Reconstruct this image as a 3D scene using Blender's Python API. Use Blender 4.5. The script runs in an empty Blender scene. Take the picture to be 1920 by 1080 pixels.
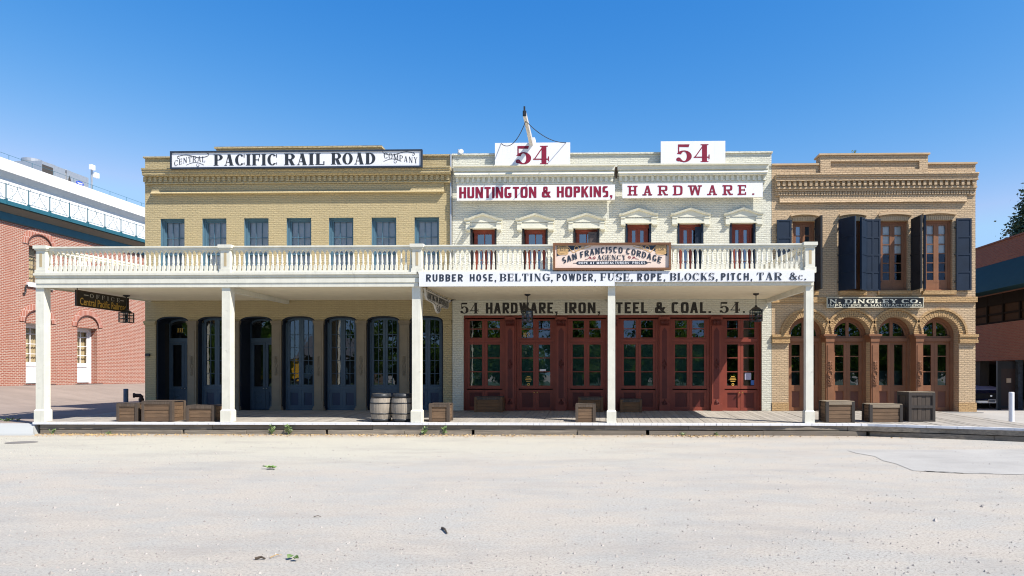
import bpy, math, random
from math import sin, cos, pi, radians, sqrt
random.seed(7)
scene = bpy.context.scene
COL = scene.collection

# ------------------------------------------------------------------ camera
F, CX, HY, TH = 1280.0, 1087.0, 702.0, radians(1.39)
CAMY, EYE = -21.7, 1.6
cam = bpy.data.cameras.new('camera'); camo = bpy.data.objects.new('camera', cam); COL.objects.link(camo)
cam.sensor_width = 36; cam.lens = 24
cam.shift_x = (960 - CX) / 1920; cam.shift_y = (HY - 540) / 1920
cam.clip_start = 0.1; cam.clip_end = 3000
camo.location = (0, CAMY, EYE); camo.rotation_euler = (pi / 2, 0, TH)
scene.camera = camo
# ------------------------------------------------------------------ sky, sun, exposure
SUN = (0.72, -0.40, 1.0)
n_ = sqrt(sum(c * c for c in SUN)); S_ = [c / n_ for c in SUN]
world = bpy.data.worlds.new('World'); scene.world = world; world.use_nodes = True
wn = world.node_tree; bg = wn.nodes['Background']
sky = wn.nodes.new('ShaderNodeTexSky'); sky.sky_type = 'NISHITA'; sky.sun_disc = False
sky.sun_elevation = math.asin(S_[2]); sky.sun_rotation = math.atan2(S_[0], S_[1])
sky.altitude = 0; sky.air_density = 1.0; sky.dust_density = 0.2; sky.ozone_density = 5.0
sp_ = wn.nodes.new('ShaderNodeSeparateColor'); cb_ = wn.nodes.new('ShaderNodeCombineColor'); wn.links.new(sky.outputs[0], sp_.inputs[0])
for i_, (g_, k_) in enumerate(((3.0, .40), (1.3, .845), (.61, 2.24))):      # a clear Californian blue: less red, more blue than the model gives
    pw_ = wn.nodes.new('ShaderNodeMath'); pw_.operation = 'POWER'; pw_.inputs[1].default_value = g_; wn.links.new(sp_.outputs[i_], pw_.inputs[0])
    ml_ = wn.nodes.new('ShaderNodeMath'); ml_.operation = 'MULTIPLY'; ml_.inputs[1].default_value = k_; wn.links.new(pw_.outputs[0], ml_.inputs[0]); mn_ = wn.nodes.new('ShaderNodeMath'); mn_.operation = 'MINIMUM'; mn_.inputs[1].default_value = (2.6, 4.3, 8.0)[i_]; wn.links.new(ml_.outputs[0], mn_.inputs[0]); wn.links.new(mn_.outputs[0], cb_.inputs[i_])
wn.links.new(cb_.outputs[0], bg.inputs[0]); bg.inputs[1].default_value = 0.08
sl = bpy.data.lights.new('sun', 'SUN'); sl.energy = 4.6; sl.angle = radians(0.5); sl.color = (1, 0.945, 0.86)
so = bpy.data.objects.new('sun', sl); COL.objects.link(so)
from mathutils import Vector, Matrix
so.rotation_euler = Vector(S_).to_track_quat('Z', 'Y').to_euler(); so.location = (20, -30, 40)
scene.view_settings.view_transform = 'Standard'; scene.view_settings.look = 'None'
scene.view_settings.exposure = 0.95; scene.view_settings.gamma = 1
scene.cycles.max_bounces = 12; scene.cycles.diffuse_bounces = 9; scene.cycles.transparent_max_bounces = 12
scene.cycles.use_denoising = True; scene.cycles.filter_width = 1.1

# ------------------------------------------------------------------ measuring: a photo pixel on a plane of the place
def ray(px, py=HY):
    r = (px - CX) / F; u = (HY - py) / F
    return r * cos(TH) - sin(TH), r * sin(TH) + cos(TH), u
def WX(px, Y=0.0):
    dx, dy, u = ray(px); return dx * (Y - CAMY) / dy
def WZ(px, py, Y=0.0):
    dx, dy, u = ray(px, py); return EYE + u * (Y - CAMY) / dy
def GP(px, py, z=0.0):
    dx, dy, u = ray(px, py); t = (z - EYE) / u
    return dx * t, CAMY + dy * t

# ------------------------------------------------------------------ node materials
class N:
    def __init__(s, name):
        s.m = bpy.data.materials.new(name); s.m.use_nodes = True
        s.t = s.m.node_tree; s.b = s.t.nodes['Principled BSDF']; s.o = s.t.nodes['Material Output']
    def n(s, ty, **k):
        x = s.t.nodes.new('ShaderNode' + ty)
        for a, v in k.items(): setattr(x, a, v)
        return x
    def l(s, a, b): s.t.links.new(a, b)
    def coord(s): return s.n('TexCoord').outputs['Object']
    def mapping(s, vec, sc):
        m = s.n('Mapping'); m.inputs['Scale'].default_value = sc; s.l(vec, m.inputs[0]); return m.outputs[0]
    def noise(s, vec, scale, detail=4, rough=.55):
        x = s.n('TexNoise'); x.inputs['Scale'].default_value = scale; x.inputs['Detail'].default_value = detail
        x.inputs['Roughness'].default_value = rough; s.l(vec, x.inputs['Vector']); return x.outputs['Fac']
    def ramp(s, fac, stops):
        r = s.n('ValToRGB'); e = r.color_ramp.elements
        while len(e) < len(stops): e.new(0.5)
        for i, (p, c) in enumerate(stops):
            e[i].position = p; e[i].color = (c[0], c[1], c[2], 1) if not isinstance(c, (int, float)) else (c, c, c, 1)
        s.l(fac, r.inputs[0]); return r.outputs[0]
    def mix(s, fac, a, b, bt='MIX'):
        x = s.n('Mix', data_type='RGBA', blend_type=bt)
        if isinstance(fac, (int, float)): x.inputs[0].default_value = fac
        else: s.l(fac, x.inputs[0])
        for i, v in ((6, a), (7, b)):
            if isinstance(v, tuple): x.inputs[i].default_value = (*v, 1)
            else: s.l(v, x.inputs[i])
        return x.outputs[2]
    def math(s, op, a, b):
        x = s.n('Math', operation=op)
        for i, v in ((0, a), (1, b)):
            if isinstance(v, (int, float)): x.inputs[i].default_value = v
            else: s.l(v, x.inputs[i])
        return x.outputs[0]
    def bump(s, h, strength, dist):
        x = s.n('Bump'); x.inputs['Strength'].default_value = strength; x.inputs['Distance'].default_value = dist
        s.l(h, x.inputs['Height']); s.l(x.outputs[0], s.b.inputs['Normal']); return x
    def col(s, c): s.l(c, s.b.inputs['Base Color'])
    def rough(s, r): s.b.inputs['Roughness'].default_value = r

def sc(c, k): return tuple(min(1, x * k) for x in c)
def paint(name, c, rough=.55, var=.12, bump=.25, scale=3.0, spec=.25, wear=0.0):
    k = N(name); v = k.coord(); k.b.inputs['Specular IOR Level'].default_value = spec
    f = k.noise(v, scale, 6, .6); g = k.noise(k.mapping(v, (6, 6, 1.2)), 5, 4)
    a = k.mix(k.ramp(f, [(.3, 0.0), (.75, 1.0)]), sc(c, 1 - var), sc(c, 1 + var * .4))
    a = k.mix(k.math('MULTIPLY', g, var * .7), a, sc(c, .72))
    if wear:      # chips and grime
        a = k.mix(k.ramp(k.noise(v, 7, 6, .75), [(.60, 0.0), (.68, wear)]), a, sc(c, .45))
        a = k.mix(k.ramp(k.noise(k.mapping(v, (9, 9, .5)), 1.5, 4), [(.52, 0.0), (.75, wear * .6)]), a, sc(c, .5))
    k.col(a); k.rough(rough)
    k.bump(k.noise(v, 40, 3), bump, .004)
    return k.m
def brick(name, c, dark, mortar, rough=.85, bump=1.0, dist=.013, w=.165, h=.0585, ms=.010, patch=None, sm=.5):
    k = N(name); v = k.coord()
    sx = k.n('SeparateXYZ'); k.l(v, sx.inputs[0])
    cb = k.n('CombineXYZ'); k.l(k.math('ADD', sx.outputs[0], sx.outputs[1]), cb.inputs[0]); k.l(sx.outputs[2], cb.inputs[1])
    # courses waver a little
    wv = k.n('VectorMath', operation='SCALE'); nn = k.n('TexNoise'); nn.inputs['Scale'].default_value = 3.5; k.l(v, nn.inputs['Vector'])
    k.l(nn.outputs['Color'], wv.inputs[0]); wv.inputs['Scale'].default_value = .036
    ad = k.n('VectorMath', operation='ADD'); k.l(cb.outputs[0], ad.inputs[0]); k.l(wv.outputs[0], ad.inputs[1])
    b = k.n('TexBrick'); k.l(ad.outputs[0], b.inputs['Vector'])
    b.inputs['Scale'].default_value = 1; b.inputs['Brick Width'].default_value = w; b.inputs['Row Height'].default_value = h
    b.inputs['Mortar Size'].default_value = ms; b.inputs['Mortar Smooth'].default_value = sm; b.inputs['Bias'].default_value = 0
    b.inputs['Color1'].default_value = (*c, 1); b.inputs['Color2'].default_value = (*dark, 1); b.inputs['Mortar'].default_value = (*mortar, 1)
    big = k.noise(v, .9, 5, .6)
    col = k.mix(k.ramp(big, [(.35, 0.0), (.8, .45)]), b.outputs['Color'], patch or sc(c, .8))
    st = k.noise(k.mapping(v, (3, 3, .35)), 2.2, 4)
    col = k.mix(k.ramp(st, [(.5, 0.0), (.85, .28)]), col, sc(c, .62))
    k.col(col); k.rough(rough)
    inv = k.math('SUBTRACT', 1.0, b.outputs['Fac'])
    hgt = k.math('ADD', inv, k.math('MULTIPLY', k.noise(v, 26, 4, .7), .55))
    hgt = k.math('ADD', hgt, k.math('MULTIPLY', k.noise(k.mapping(v, (1, 1, 4.5)), 5, 4, .7), 1.5))
    k.bump(hgt, bump, dist)
    return k.m
def wood(name, c1, c2, axis=0, rough=.8, grain=1.0, dirt=None):
    k = N(name); v = k.coord()
    s = [28, 28, 28]; s[axis] = 1.4
    g = k.noise(k.mapping(v, tuple(s)), 1.0, 6, .65)
    geo = k.n('NewGeometry')
    a = k.mix(geo.outputs['Random Per Island'], c1, c2)
    col = k.mix(k.ramp(g, [(.35, .75 * grain), (.7, 0.0)]), a, sc(c1, .42))
    blot = k.noise(v, 2.2, 4)
    col = k.mix(k.ramp(blot, [(.45, 0.0), (.8, .55)]), col, dirt or sc(c2, .6))
    k.col(col); k.rough(rough); k.bump(g, .5, .006)
    return k.m
def plain(name, c, rough=.6, metal=0.0, spec=.5):
    k = N(name); v = k.coord(); k.b.inputs['Specular IOR Level'].default_value = spec
    k.col(k.mix(k.noise(v, 9, 3), sc(c, .85), sc(c, 1.1))); k.rough(rough); k.b.inputs['Metallic'].default_value = metal
    return k.m
def glass(name, tint=(.75, .8, .8), ior=1.7, wob=.035):
    k = N(name); t = k.n('BsdfTransparent'); t.inputs[0].default_value = (*tint, 1)
    g = k.n('BsdfGlossy'); g.inputs['Roughness'].default_value = 0.0; g.inputs[0].default_value = (.95, .97, 1, 1)
    fr = k.n('Fresnel'); fr.inputs[0].default_value = ior
    bp = k.n('Bump'); bp.inputs['Strength'].default_value = wob; bp.inputs['Distance'].default_value = .05
    k.l(k.noise(k.coord(), 2.3, 2), bp.inputs['Height']); k.l(bp.outputs[0], g.inputs['Normal'])
    mx = k.n('MixShader'); k.l(fr.outputs[0], mx.inputs[0]); k.l(t.outputs[0], mx.inputs[1]); k.l(g.outputs[0], mx.inputs[2])
    k.l(mx.outputs[0], k.o.inputs[0]); return k.m

def ground_mat():
    k = N('gravel_dirt'); v = k.coord()
    sp = k.mapping(v, (1, 1.8, 1))
    big = k.noise(v, .12, 4, .6); mid = k.noise(sp, .8, 6, .65); fine = k.noise(v, 38, 6, .8)
    grain = k.n('TexVoronoi'); grain.inputs['Scale'].default_value = 62; k.l(v, grain.inputs['Vector'])
    warm, grey, cream = (.40, .36, .305), (.362, .348, .314), (.435, .412, .335)
    a = k.mix(k.ramp(mid, [(.42, 0.0), (.6, 1.0)]), warm, grey)
    # paler dust along the footway
    s = k.n('SeparateXYZ'); k.l(v, s.inputs[0])
    edge = k.math('ADD', s.outputs[1], k.math('MULTIPLY', big, 7))
    far = k.n('MapRange'); far.inputs[1].default_value = -7.5; far.inputs[2].default_value = -4.2; k.l(edge, far.inputs[0])
    right = k.n('MapRange'); right.inputs[1].default_value = 3.5; right.inputs[2].default_value = -3.5; k.l(s.outputs[0], right.inputs[0])
    a = k.mix(k.math('MULTIPLY', k.math('MULTIPLY', far.outputs[0], .9), right.outputs[0]), a, cream)
    a = k.mix(k.ramp(fine, [(.36, .75), (.52, 0.0)]), a, (.16, .15, .14))
    a = k.mix(k.ramp(fine, [(.56, 0.0), (.75, .5)]), a, (.52, .48, .44))
    a = k.mix(k.ramp(grain.outputs['Distance'], [(.06, .8), (.24, 0.0)]), a, (.15, .14, .13))
    stray = k.noise(k.mapping(v, (.5, 3, 1)), 1.4, 5, .7)
    a = k.mix(k.ramp(stray, [(.58, 0.0), (.75, .35)]), a, (.44, .41, .37))
    rut = k.noise(k.mapping(v, (.4, .9, 1)), .9, 8, .75)
    a = k.mix(k.ramp(rut, [(.34, .42), (.52, 0.0)]), a, (.235, .222, .206))
    dirt = k.n('MapRange'); dirt.inputs[1].default_value = -4.6; dirt.inputs[2].default_value = -3.85; k.l(k.math('ADD', s.outputs[1], k.math('MULTIPLY', mid, .5)), dirt.inputs[0])
    a = k.mix(k.math('MULTIPLY', dirt.outputs[0], .55), a, (.30, .235, .175))
    k.col(a); k.rough(.95)
    k.bump(k.math('ADD', k.math('MULTIPLY', fine, 1.0), k.math('MULTIPLY', mid, .8)), .7, .02)
    return k.m
def concrete(name, c, pad=None):
    k = N(name); v = k.coord()
    a = k.mix(k.ramp(k.noise(v, .7, 6, .62), [(.3, 0.0), (.72, 1.0)]), sc(c, .8), sc(c, 1.08))
    a = k.mix(k.ramp(k.noise(k.mapping(v, (.35, 1.6, 1)), 1.1, 5, .6), [(.52, 0.0), (.72, .5)]), a, sc(c, .66))
    a = k.mix(k.ramp(k.noise(v, 30, 3), [(.3, .25), (.55, 0.0)]), a, sc(c, .6))
    if pad:       # a newer, paler strip poured along the street
        s = k.n('SeparateXYZ'); k.l(v, s.inputs[0]); m = k.n('MapRange'); m.inputs[1].default_value = -3.42; m.inputs[2].default_value = -3.46; k.l(s.outputs[1], m.inputs[0])
        a = k.mix(m.outputs[0], a, pad)
    k.col(a); k.rough(.9); k.bump(k.noise(v, 18, 4), .3, .01); return k.m
def leafmat(name, c1, c2, trans=0.0):
    k = N(name); geo = k.n('NewGeometry')
    c = k.mix(geo.outputs['Random Per Island'], c1, c2); k.col(c); k.rough(.55)
    if trans:       # sun shining through thin leaves
        t = k.n('BsdfTranslucent'); k.l(k.mix(1.0, c, (1.6, 1.7, .8), 'MULTIPLY'), t.inputs[0]); x = k.n('MixShader'); x.inputs[0].default_value = trans
        k.l(k.b.outputs[0], x.inputs[1]); k.l(t.outputs[0], x.inputs[2]); k.l(x.outputs[0], k.o.inputs[0])
    return k.m

TAN = (.447, .36, .198); WHT = (.64, .625, .522); BRN = (.53, .383, .232)
M = dict(
    tan=brick('tan_painted_brick', TAN, sc(TAN, .95), sc(TAN, .88)),
    tantrim=paint('tan_paint', sc(TAN, .88), .7, .15, .6),
    wht=brick('ivory_painted_brick', WHT, sc(WHT, .96), sc(WHT, .9)),
    whttrim=paint('ivory_paint', sc(WHT, .98), .7, .1, .6),
    brn=brick('ochre_painted_brick', BRN, sc(BRN, .9), sc(BRN, .66), ms=.009),
    brntrim=paint('ochre_paint', sc(BRN, .92), .75, .18, .6),
    ochre=brick('ochre_trim_brick', (.46, .295, .135), (.43, .27, .12), (.36, .22, .10)),
    red=brick('red_brick', (.30, .098, .058), (.235, .07, .042), (.46, .375, .31), bump=.5, dist=.006, w=.21, h=.074, ms=.011, sm=.1, patch=(.34, .125, .08)),
    red2=brick('dark_red_brick', (.20, .068, .042), (.15, .047, .03), (.15, .095, .07), bump=.5, dist=.006, w=.18, h=.064, ms=.009, sm=.1),
    reveal=paint('blackish_blue_paint', (.012, .017, .028), .5, .15),
    taupe=paint('taupe_iron_paint', (.20, .165, .115), .55, .15),
    blue=paint('slate_blue_paint', (.056, .09, .13), .4, .15),
    maroon=paint('maroon_paint', (.215, .052, .034), .42, .2),
    maroon2=paint('dark_maroon_paint', (.10, .022, .018), .42, .2),
    umber=paint('umber_door_paint', (.235, .108, .056), .45, .2),
    umber2=paint('dark_umber_paint', (.15, .065, .045), .45, .2),
    cream=paint('cream_veranda_paint', (.675, .655, .56), .6, .12, wear=.35),
    ceil=paint('cream_ceiling_paint', (.86, .77, .58), .6, .08),
    white=paint('white_sign_paint', (.72, .72, .735), .5, .05, .1, wear=.14),
    black=plain('black_lettering', (.022, .024, .028), .5),
    wine=paint('wine_lettering', (.225, .014, .04), .5, .25, .1, 8),
    navy=plain('navy_lettering', (.02, .028, .045), .5),
    shut=paint('navy_shutter_paint', (.011, .021, .040), .5, .25),
    shutin=paint('charcoal_shutter_paint', (.02, .02, .022), .5, .2),
    glass=glass('window_glass', (.6, .65, .65), 2.0), pale=glass('pale_window_glass', (.9, .92, .93), 1.55, .02), skyglass=glass('sky_mirroring_glass', (.5, .55, .6), 3.0, .02),
    dark=plain('shade_dark_interior', (.028, .026, .024), .9),  # near-black colour holds the shade of unlit interiors
    blind=plain('white_blind', (.72, .71, .68), .8), gblind=plain('grey_blind', (.62, .63, .66), .8),
    teal=plain('teal_blind', (.07, .19, .165), .8),
    deck=wood('weathered_deck_boards', (.36, .325, .28), (.27, .245, .21), 1, .85, .6),
    kerb=wood('weathered_kerb_timber', (.34, .29, .225), (.2, .165, .13), 0, .9, 1.25),
    crate=wood('brown_crate_boards', (.25, .15, .08), (.08, .046, .026), 0, .8, 1.3),
    crateshade=wood('crate_boards_bounce_warm', (.27, .125, .045), (.16, .075, .028), 0, .75),  # back crates in shade: warm bounce light put into the board colour
    bluetop=paint('lighter_blue_paint', (.075, .145, .20), .45, .15),  # lighter blue for the upper windows than for the bays below
    cratev=wood('upright_crate_boards', (.085, .062, .045), (.05, .036, .028), 2, .75),
    batten=wood('grey_crate_batten', (.13, .092, .064), (.075, .053, .038), 2, .8, 1.2), battend=wood('blackened_crate_batten', (.055, .043, .036), (.032, .026, .023), 2, .8),
    lid=wood('pale_crate_lid', (.34, .27, .19), (.24, .19, .13), 0, .8),
    stave=wood('oak_staves', (.345, .295, .235), (.25, .215, .175), 2, .75),
    iron=plain('black_iron', (.018, .018, .02), .45), hoop=paint('worn_black_hoop', (.03, .033, .038), .4, .5, .3, 14),
    steel=plain('galvanised_steel', (.42, .43, .44), .4, .6), rust=plain('rusty_pipe', (.07, .032, .025), .8),
    gravel=ground_mat(), conc=concrete('pavement_concrete', (.245, .195, .162), (.33, .34, .335)), slab=concrete('pale_concrete', (.34, .328, .305)),
    conc2=concrete('cool_concrete', (.33, .31, .28)),
    wroof=paint('white_render', (.72, .72, .715), .7, .08), tealp=paint('teal_paint', (.025, .115, .155), .45, .15),
    soff=paint('grey_soffit', (.17, .17, .14), .7, .1),
    pink=paint('shell_pink_sign_paint', (.76, .60, .50), .5, .05, .1), frame=wood('brown_sign_frame', (.27, .115, .045), (.2, .085, .035), 0, .5),
    rope=plain('tan_rope_paint', (.62, .38, .16), .6), gold=plain('gold_lettering', (.62, .38, .07), .45),
    pine=plain('cream_frame_paint', (.45, .42, .32), .6), silver=plain('pale_lettering', (.6, .56, .5), .5), signdk=plain('black_sign_board', (.016, .014, .012), .35),
    yellow=paint('yellow_carriage_paint', (.75, .40, .02), .4, .1), roofgrey=plain('grey_roofing', (.2, .2, .21), .8),
    bark=wood('bark', (.10, .075, .055), (.08, .06, .045), 2, .9),
    leaf=leafmat('green_leaves', (.06, .11, .022), (.12, .20, .05), .5), fir=leafmat('dark_needles', (.03, .06, .025), (.06, .10, .045)),
    weed=leafmat('weed_leaves', (.075, .13, .035), (.15, .21, .075)), fresh=leafmat('fresh_leaf', (.17, .29, .07), (.24, .36, .11)), dry=leafmat('dry_leaf_litter', (.42, .28, .11), (.26, .16, .07)),
    stone=leafmat('loose_stones', (.33, .30, .27), (.20, .18, .16)),
    carblue=plain('dark_car_paint', (.02, .025, .06), .25, .2), hood=plain('bonnet_reflection_colour', (.28, .29, .42), .3, .1),
    chrome=plain('chrome', (.6, .6, .62), .15, 1.0), rubber=plain('rubber', (.02, .02, .02), .8), plate=plain('plate', (.6, .62, .62), .5),
    logo=plain('blue_badge', (.02, .06, .4), .5), curtain=plain('beige_curtain', (.55, .44, .27), .9),
    clear=glass('clear_glass', (.95, .95, .93), 1.2, .02), lampglass=glass('lantern_glass', (.8, .82, .8), 1.5, .02), postblue=paint('blue_grey_post', (.15, .18, .24), .5, .2),
)

# ------------------------------------------------------------------ mesh building
class MB:
    def __init__(s): s.v = []; s.f = []; s.marks = []
    def poly(s, pts):
        i = len(s.v); s.v += [tuple(p) for p in pts]; s.f.append(tuple(range(i, i + len(pts))))
    def box(s, x0, x1, y0, y1, z0, z1):
        x0, x1 = min(x0, x1), max(x0, x1); y0, y1 = min(y0, y1), max(y0, y1); z0, z1 = min(z0, z1), max(z0, z1)
        i = len(s.v)
        s.v += [(x0, y0, z0), (x1, y0, z0), (x1, y1, z0), (x0, y1, z0), (x0, y0, z1), (x1, y0, z1), (x1, y1, z1), (x0, y1, z1)]
        s.f += [tuple(i + k for k in q) for q in ((0, 3, 2, 1), (4, 5, 6, 7), (0, 1, 5, 4), (1, 2, 6, 5), (2, 3, 7, 6), (3, 0, 4, 7))]
        return s
    def hexa(s, b, t):   # bottom and top quads
        i = len(s.v); s.v += [tuple(p) for p in b] + [tuple(p) for p in t]
        s.f += [tuple(i + k for k in q) for q in ((0, 3, 2, 1), (4, 5, 6, 7), (0, 1, 5, 4), (1, 2, 6, 5), (2, 3, 7, 6), (3, 0, 4, 7))]
    def prism(s, pts, fn, d0, d1):   # 2-D outline extruded; fn(u,v,d) -> xyz
        n = len(pts); i = len(s.v)
        s.v += [fn(u, v, d0) for u, v in pts] + [fn(u, v, d1) for u, v in pts]
        s.f.append(tuple(range(i, i + n))); s.f.append(tuple(range(i + 2 * n - 1, i + n - 1, -1)))
        for k in range(n): s.f.append((i + k, i + n + k, i + n + (k + 1) % n, i + (k + 1) % n))
    def tube(s, pts, r, seg=8, r1=None, cap=True):
        pts = [Vector(p) for p in pts]; n = len(pts); i = len(s.v)
        for k, p in enumerate(pts):
            d = (pts[min(k + 1, n - 1)] - pts[max(k - 1, 0)]).normalized()
            a = d.orthogonal().normalized() if k == 0 else (a - d * a.dot(d)).normalized()
            b = d.cross(a); rr = r if r1 is None else r + (r1 - r) * k / max(1, n - 1)
            for q in range(seg):
                w = 2 * pi * q / seg; s.v.append(tuple(p + a * (cos(w) * rr) + b * (sin(w) * rr)))
        for k in range(n - 1):
            for q in range(seg):
                s.f.append((i + k * seg + q, i + k * seg + (q + 1) % seg, i + (k + 1) * seg + (q + 1) % seg, i + (k + 1) * seg + q))
        if cap:
            s.f.append(tuple(i + q for q in range(seg - 1, -1, -1))); s.f.append(tuple(i + (n - 1) * seg + q for q in range(seg)))
    def lathe(s, prof, c=(0, 0, 0), seg=12, a0=0.0):   # prof: (radius, z)
        i = len(s.v); n = len(prof)
        for r, z in prof:
            for q in range(seg):
                w = a0 + 2 * pi * q / seg; s.v.append((c[0] + r * cos(w), c[1] + r * sin(w), c[2] + z))
        for k in range(n - 1):
            for q in range(seg):
                s.f.append((i + k * seg + q, i + k * seg + (q + 1) % seg, i + (k + 1) * seg + (q + 1) % seg, i + (k + 1) * seg + q))
        s.f.append(tuple(i + q for q in range(seg - 1, -1, -1))); s.f.append(tuple(i + (n - 1) * seg + q for q in range(seg)))
    def wall(s, x0, x1, z0, z1, yf, yb, ops):   # front face with openings and their reveals
        xs = sorted({x0, x1, *[o[0] for o in ops], *[o[1] for o in ops]}); zs = sorted({z0, z1, *[o[2] for o in ops], *[o[3] for o in ops]})
        for a, b in zip(xs, xs[1:]):
            for c, d in zip(zs, zs[1:]):
                mx, mz = (a + b) / 2, (c + d) / 2
                if any(o[0] < mx < o[1] and o[2] < mz < o[3] for o in ops): continue
                s.poly([(a, yf, c), (b, yf, c), (b, yf, d), (a, yf, d)])
        for a, b, c, d in [o[:4] for o in ops]:
            s.poly([(a, yf, c), (a, yf, d), (a, yb, d), (a, yb, c)]); s.poly([(b, yf, c), (b, yb, c), (b, yb, d), (b, yf, d)])
            s.poly([(a, yf, d), (b, yf, d), (b, yb, d), (a, yb, d)])
            if c > z0 + .01: s.poly([(a, yf, c), (a, yb, c), (b, yb, c), (b, yf, c)])
    def archfill(s, xc, hw, zs, rise, ztop, yf, yb, n=2.0, seg=20):
        pt = []
        for k in range(seg + 1):
            a = pi * k / seg; c_, s_ = cos(a), sin(a)
            pt.append((xc + hw * math.copysign(abs(c_) ** (2 / n), c_), zs + rise * abs(s_) ** (2 / n)))
        for (xa, za), (xb, zb) in zip(pt, pt[1:]):
            if abs(xa - xb) > 1e-5: s.poly([(xb, yf, zb), (xa, yf, za), (xa, yf, ztop), (xb, yf, ztop)])
            s.poly([(xa, yf, za), (xb, yf, zb), (xb, yb, zb), (xa, yb, za)])
    def archring(s, xc, zs, ho, ro, hi, ri, y0, y1, n=2.0, seg=22):
        def P(h, r, a): return xc + h * math.copysign(abs(cos(a)) ** (2 / n), cos(a)), zs + r * abs(sin(a)) ** (2 / n)
        for k in range(seg):
            a, b = pi * k / seg, pi * (k + 1) / seg
            o0, o1, i0, i1 = P(ho, ro, a), P(ho, ro, b), P(hi, ri, a), P(hi, ri, b)
            for y, fl in ((y0, 0), (y1, 1)):
                q = [(i0[0], y, i0[1]), (o0[0], y, o0[1]), (o1[0], y, o1[1]), (i1[0], y, i1[1])]
                s.poly(q[::-1] if not fl else q)
            s.poly([(o0[0], y0, o0[1]), (o0[0], y1, o0[1]), (o1[0], y1, o1[1]), (o1[0], y0, o1[1])])
            s.poly([(i0[0], y0, i0[1]), (i1[0], y0, i1[1]), (i1[0], y1, i1[1]), (i0[0], y1, i0[1])])

def obj(name, mb, mat, parent=None, smooth=False):
    if len(mb.marks) > 1:        # one part for each painted word
        cuts = [0] + mb.marks[1:] + [len(mb.f)]; o = None
        for a, b in zip(cuts, cuts[1:]):
            m = MB()
            for f in mb.f[a:b]: m.poly([mb.v[k] for k in f])
            if m.f: o = obj(name, m, mat, parent, smooth)
        return o
    root = parent
    while root is not None and root.parent is not None: root = root.parent
    off = Vector(root.get('base', (0, 0, 0))) if root else Vector((0, 0, 0))
    me = bpy.data.meshes.new(name); me.from_pydata([tuple(Vector(v) - off) for v in mb.v], [], mb.f); me.materials.append(mat)
    if smooth: me.polygons.foreach_set('use_smooth', [True] * len(me.polygons))
    me.update()
    o = bpy.data.objects.new(name, me); COL.objects.link(o)
    if parent: o.parent = parent
    return o
def thing(name, label, cat, base=(0, 0, 0), group=None, rz=0.0, local=False):
    o = bpy.data.objects.new(name, None); COL.objects.link(o); o.empty_display_size = .2
    o.location = base; o.rotation_euler = (0, 0, rz)
    o['base'] = (0, 0, 0) if local else tuple(base)
    o['label'] = label; o['category'] = cat
    if group: o['group'] = group
    return o
def tag(o, label, cat, group=None):
    o['label'] = label; o['category'] = cat
    if group: o['group'] = group
    return o
def structure(name, mb, mat):
    o = obj(name, mb, mat); o['kind'] = 'structure'; return o
def stuff(name, mb, mat, label, cat):
    o = obj(name, mb, mat); o['kind'] = 'stuff'; o['label'] = label; o['category'] = cat; return o
def copy_tree(o, parent=None):
    c = o.copy(); COL.objects.link(c)
    if parent: c.parent = parent
    for ch in list(o.children): copy_tree(ch, c)
    return c

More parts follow.
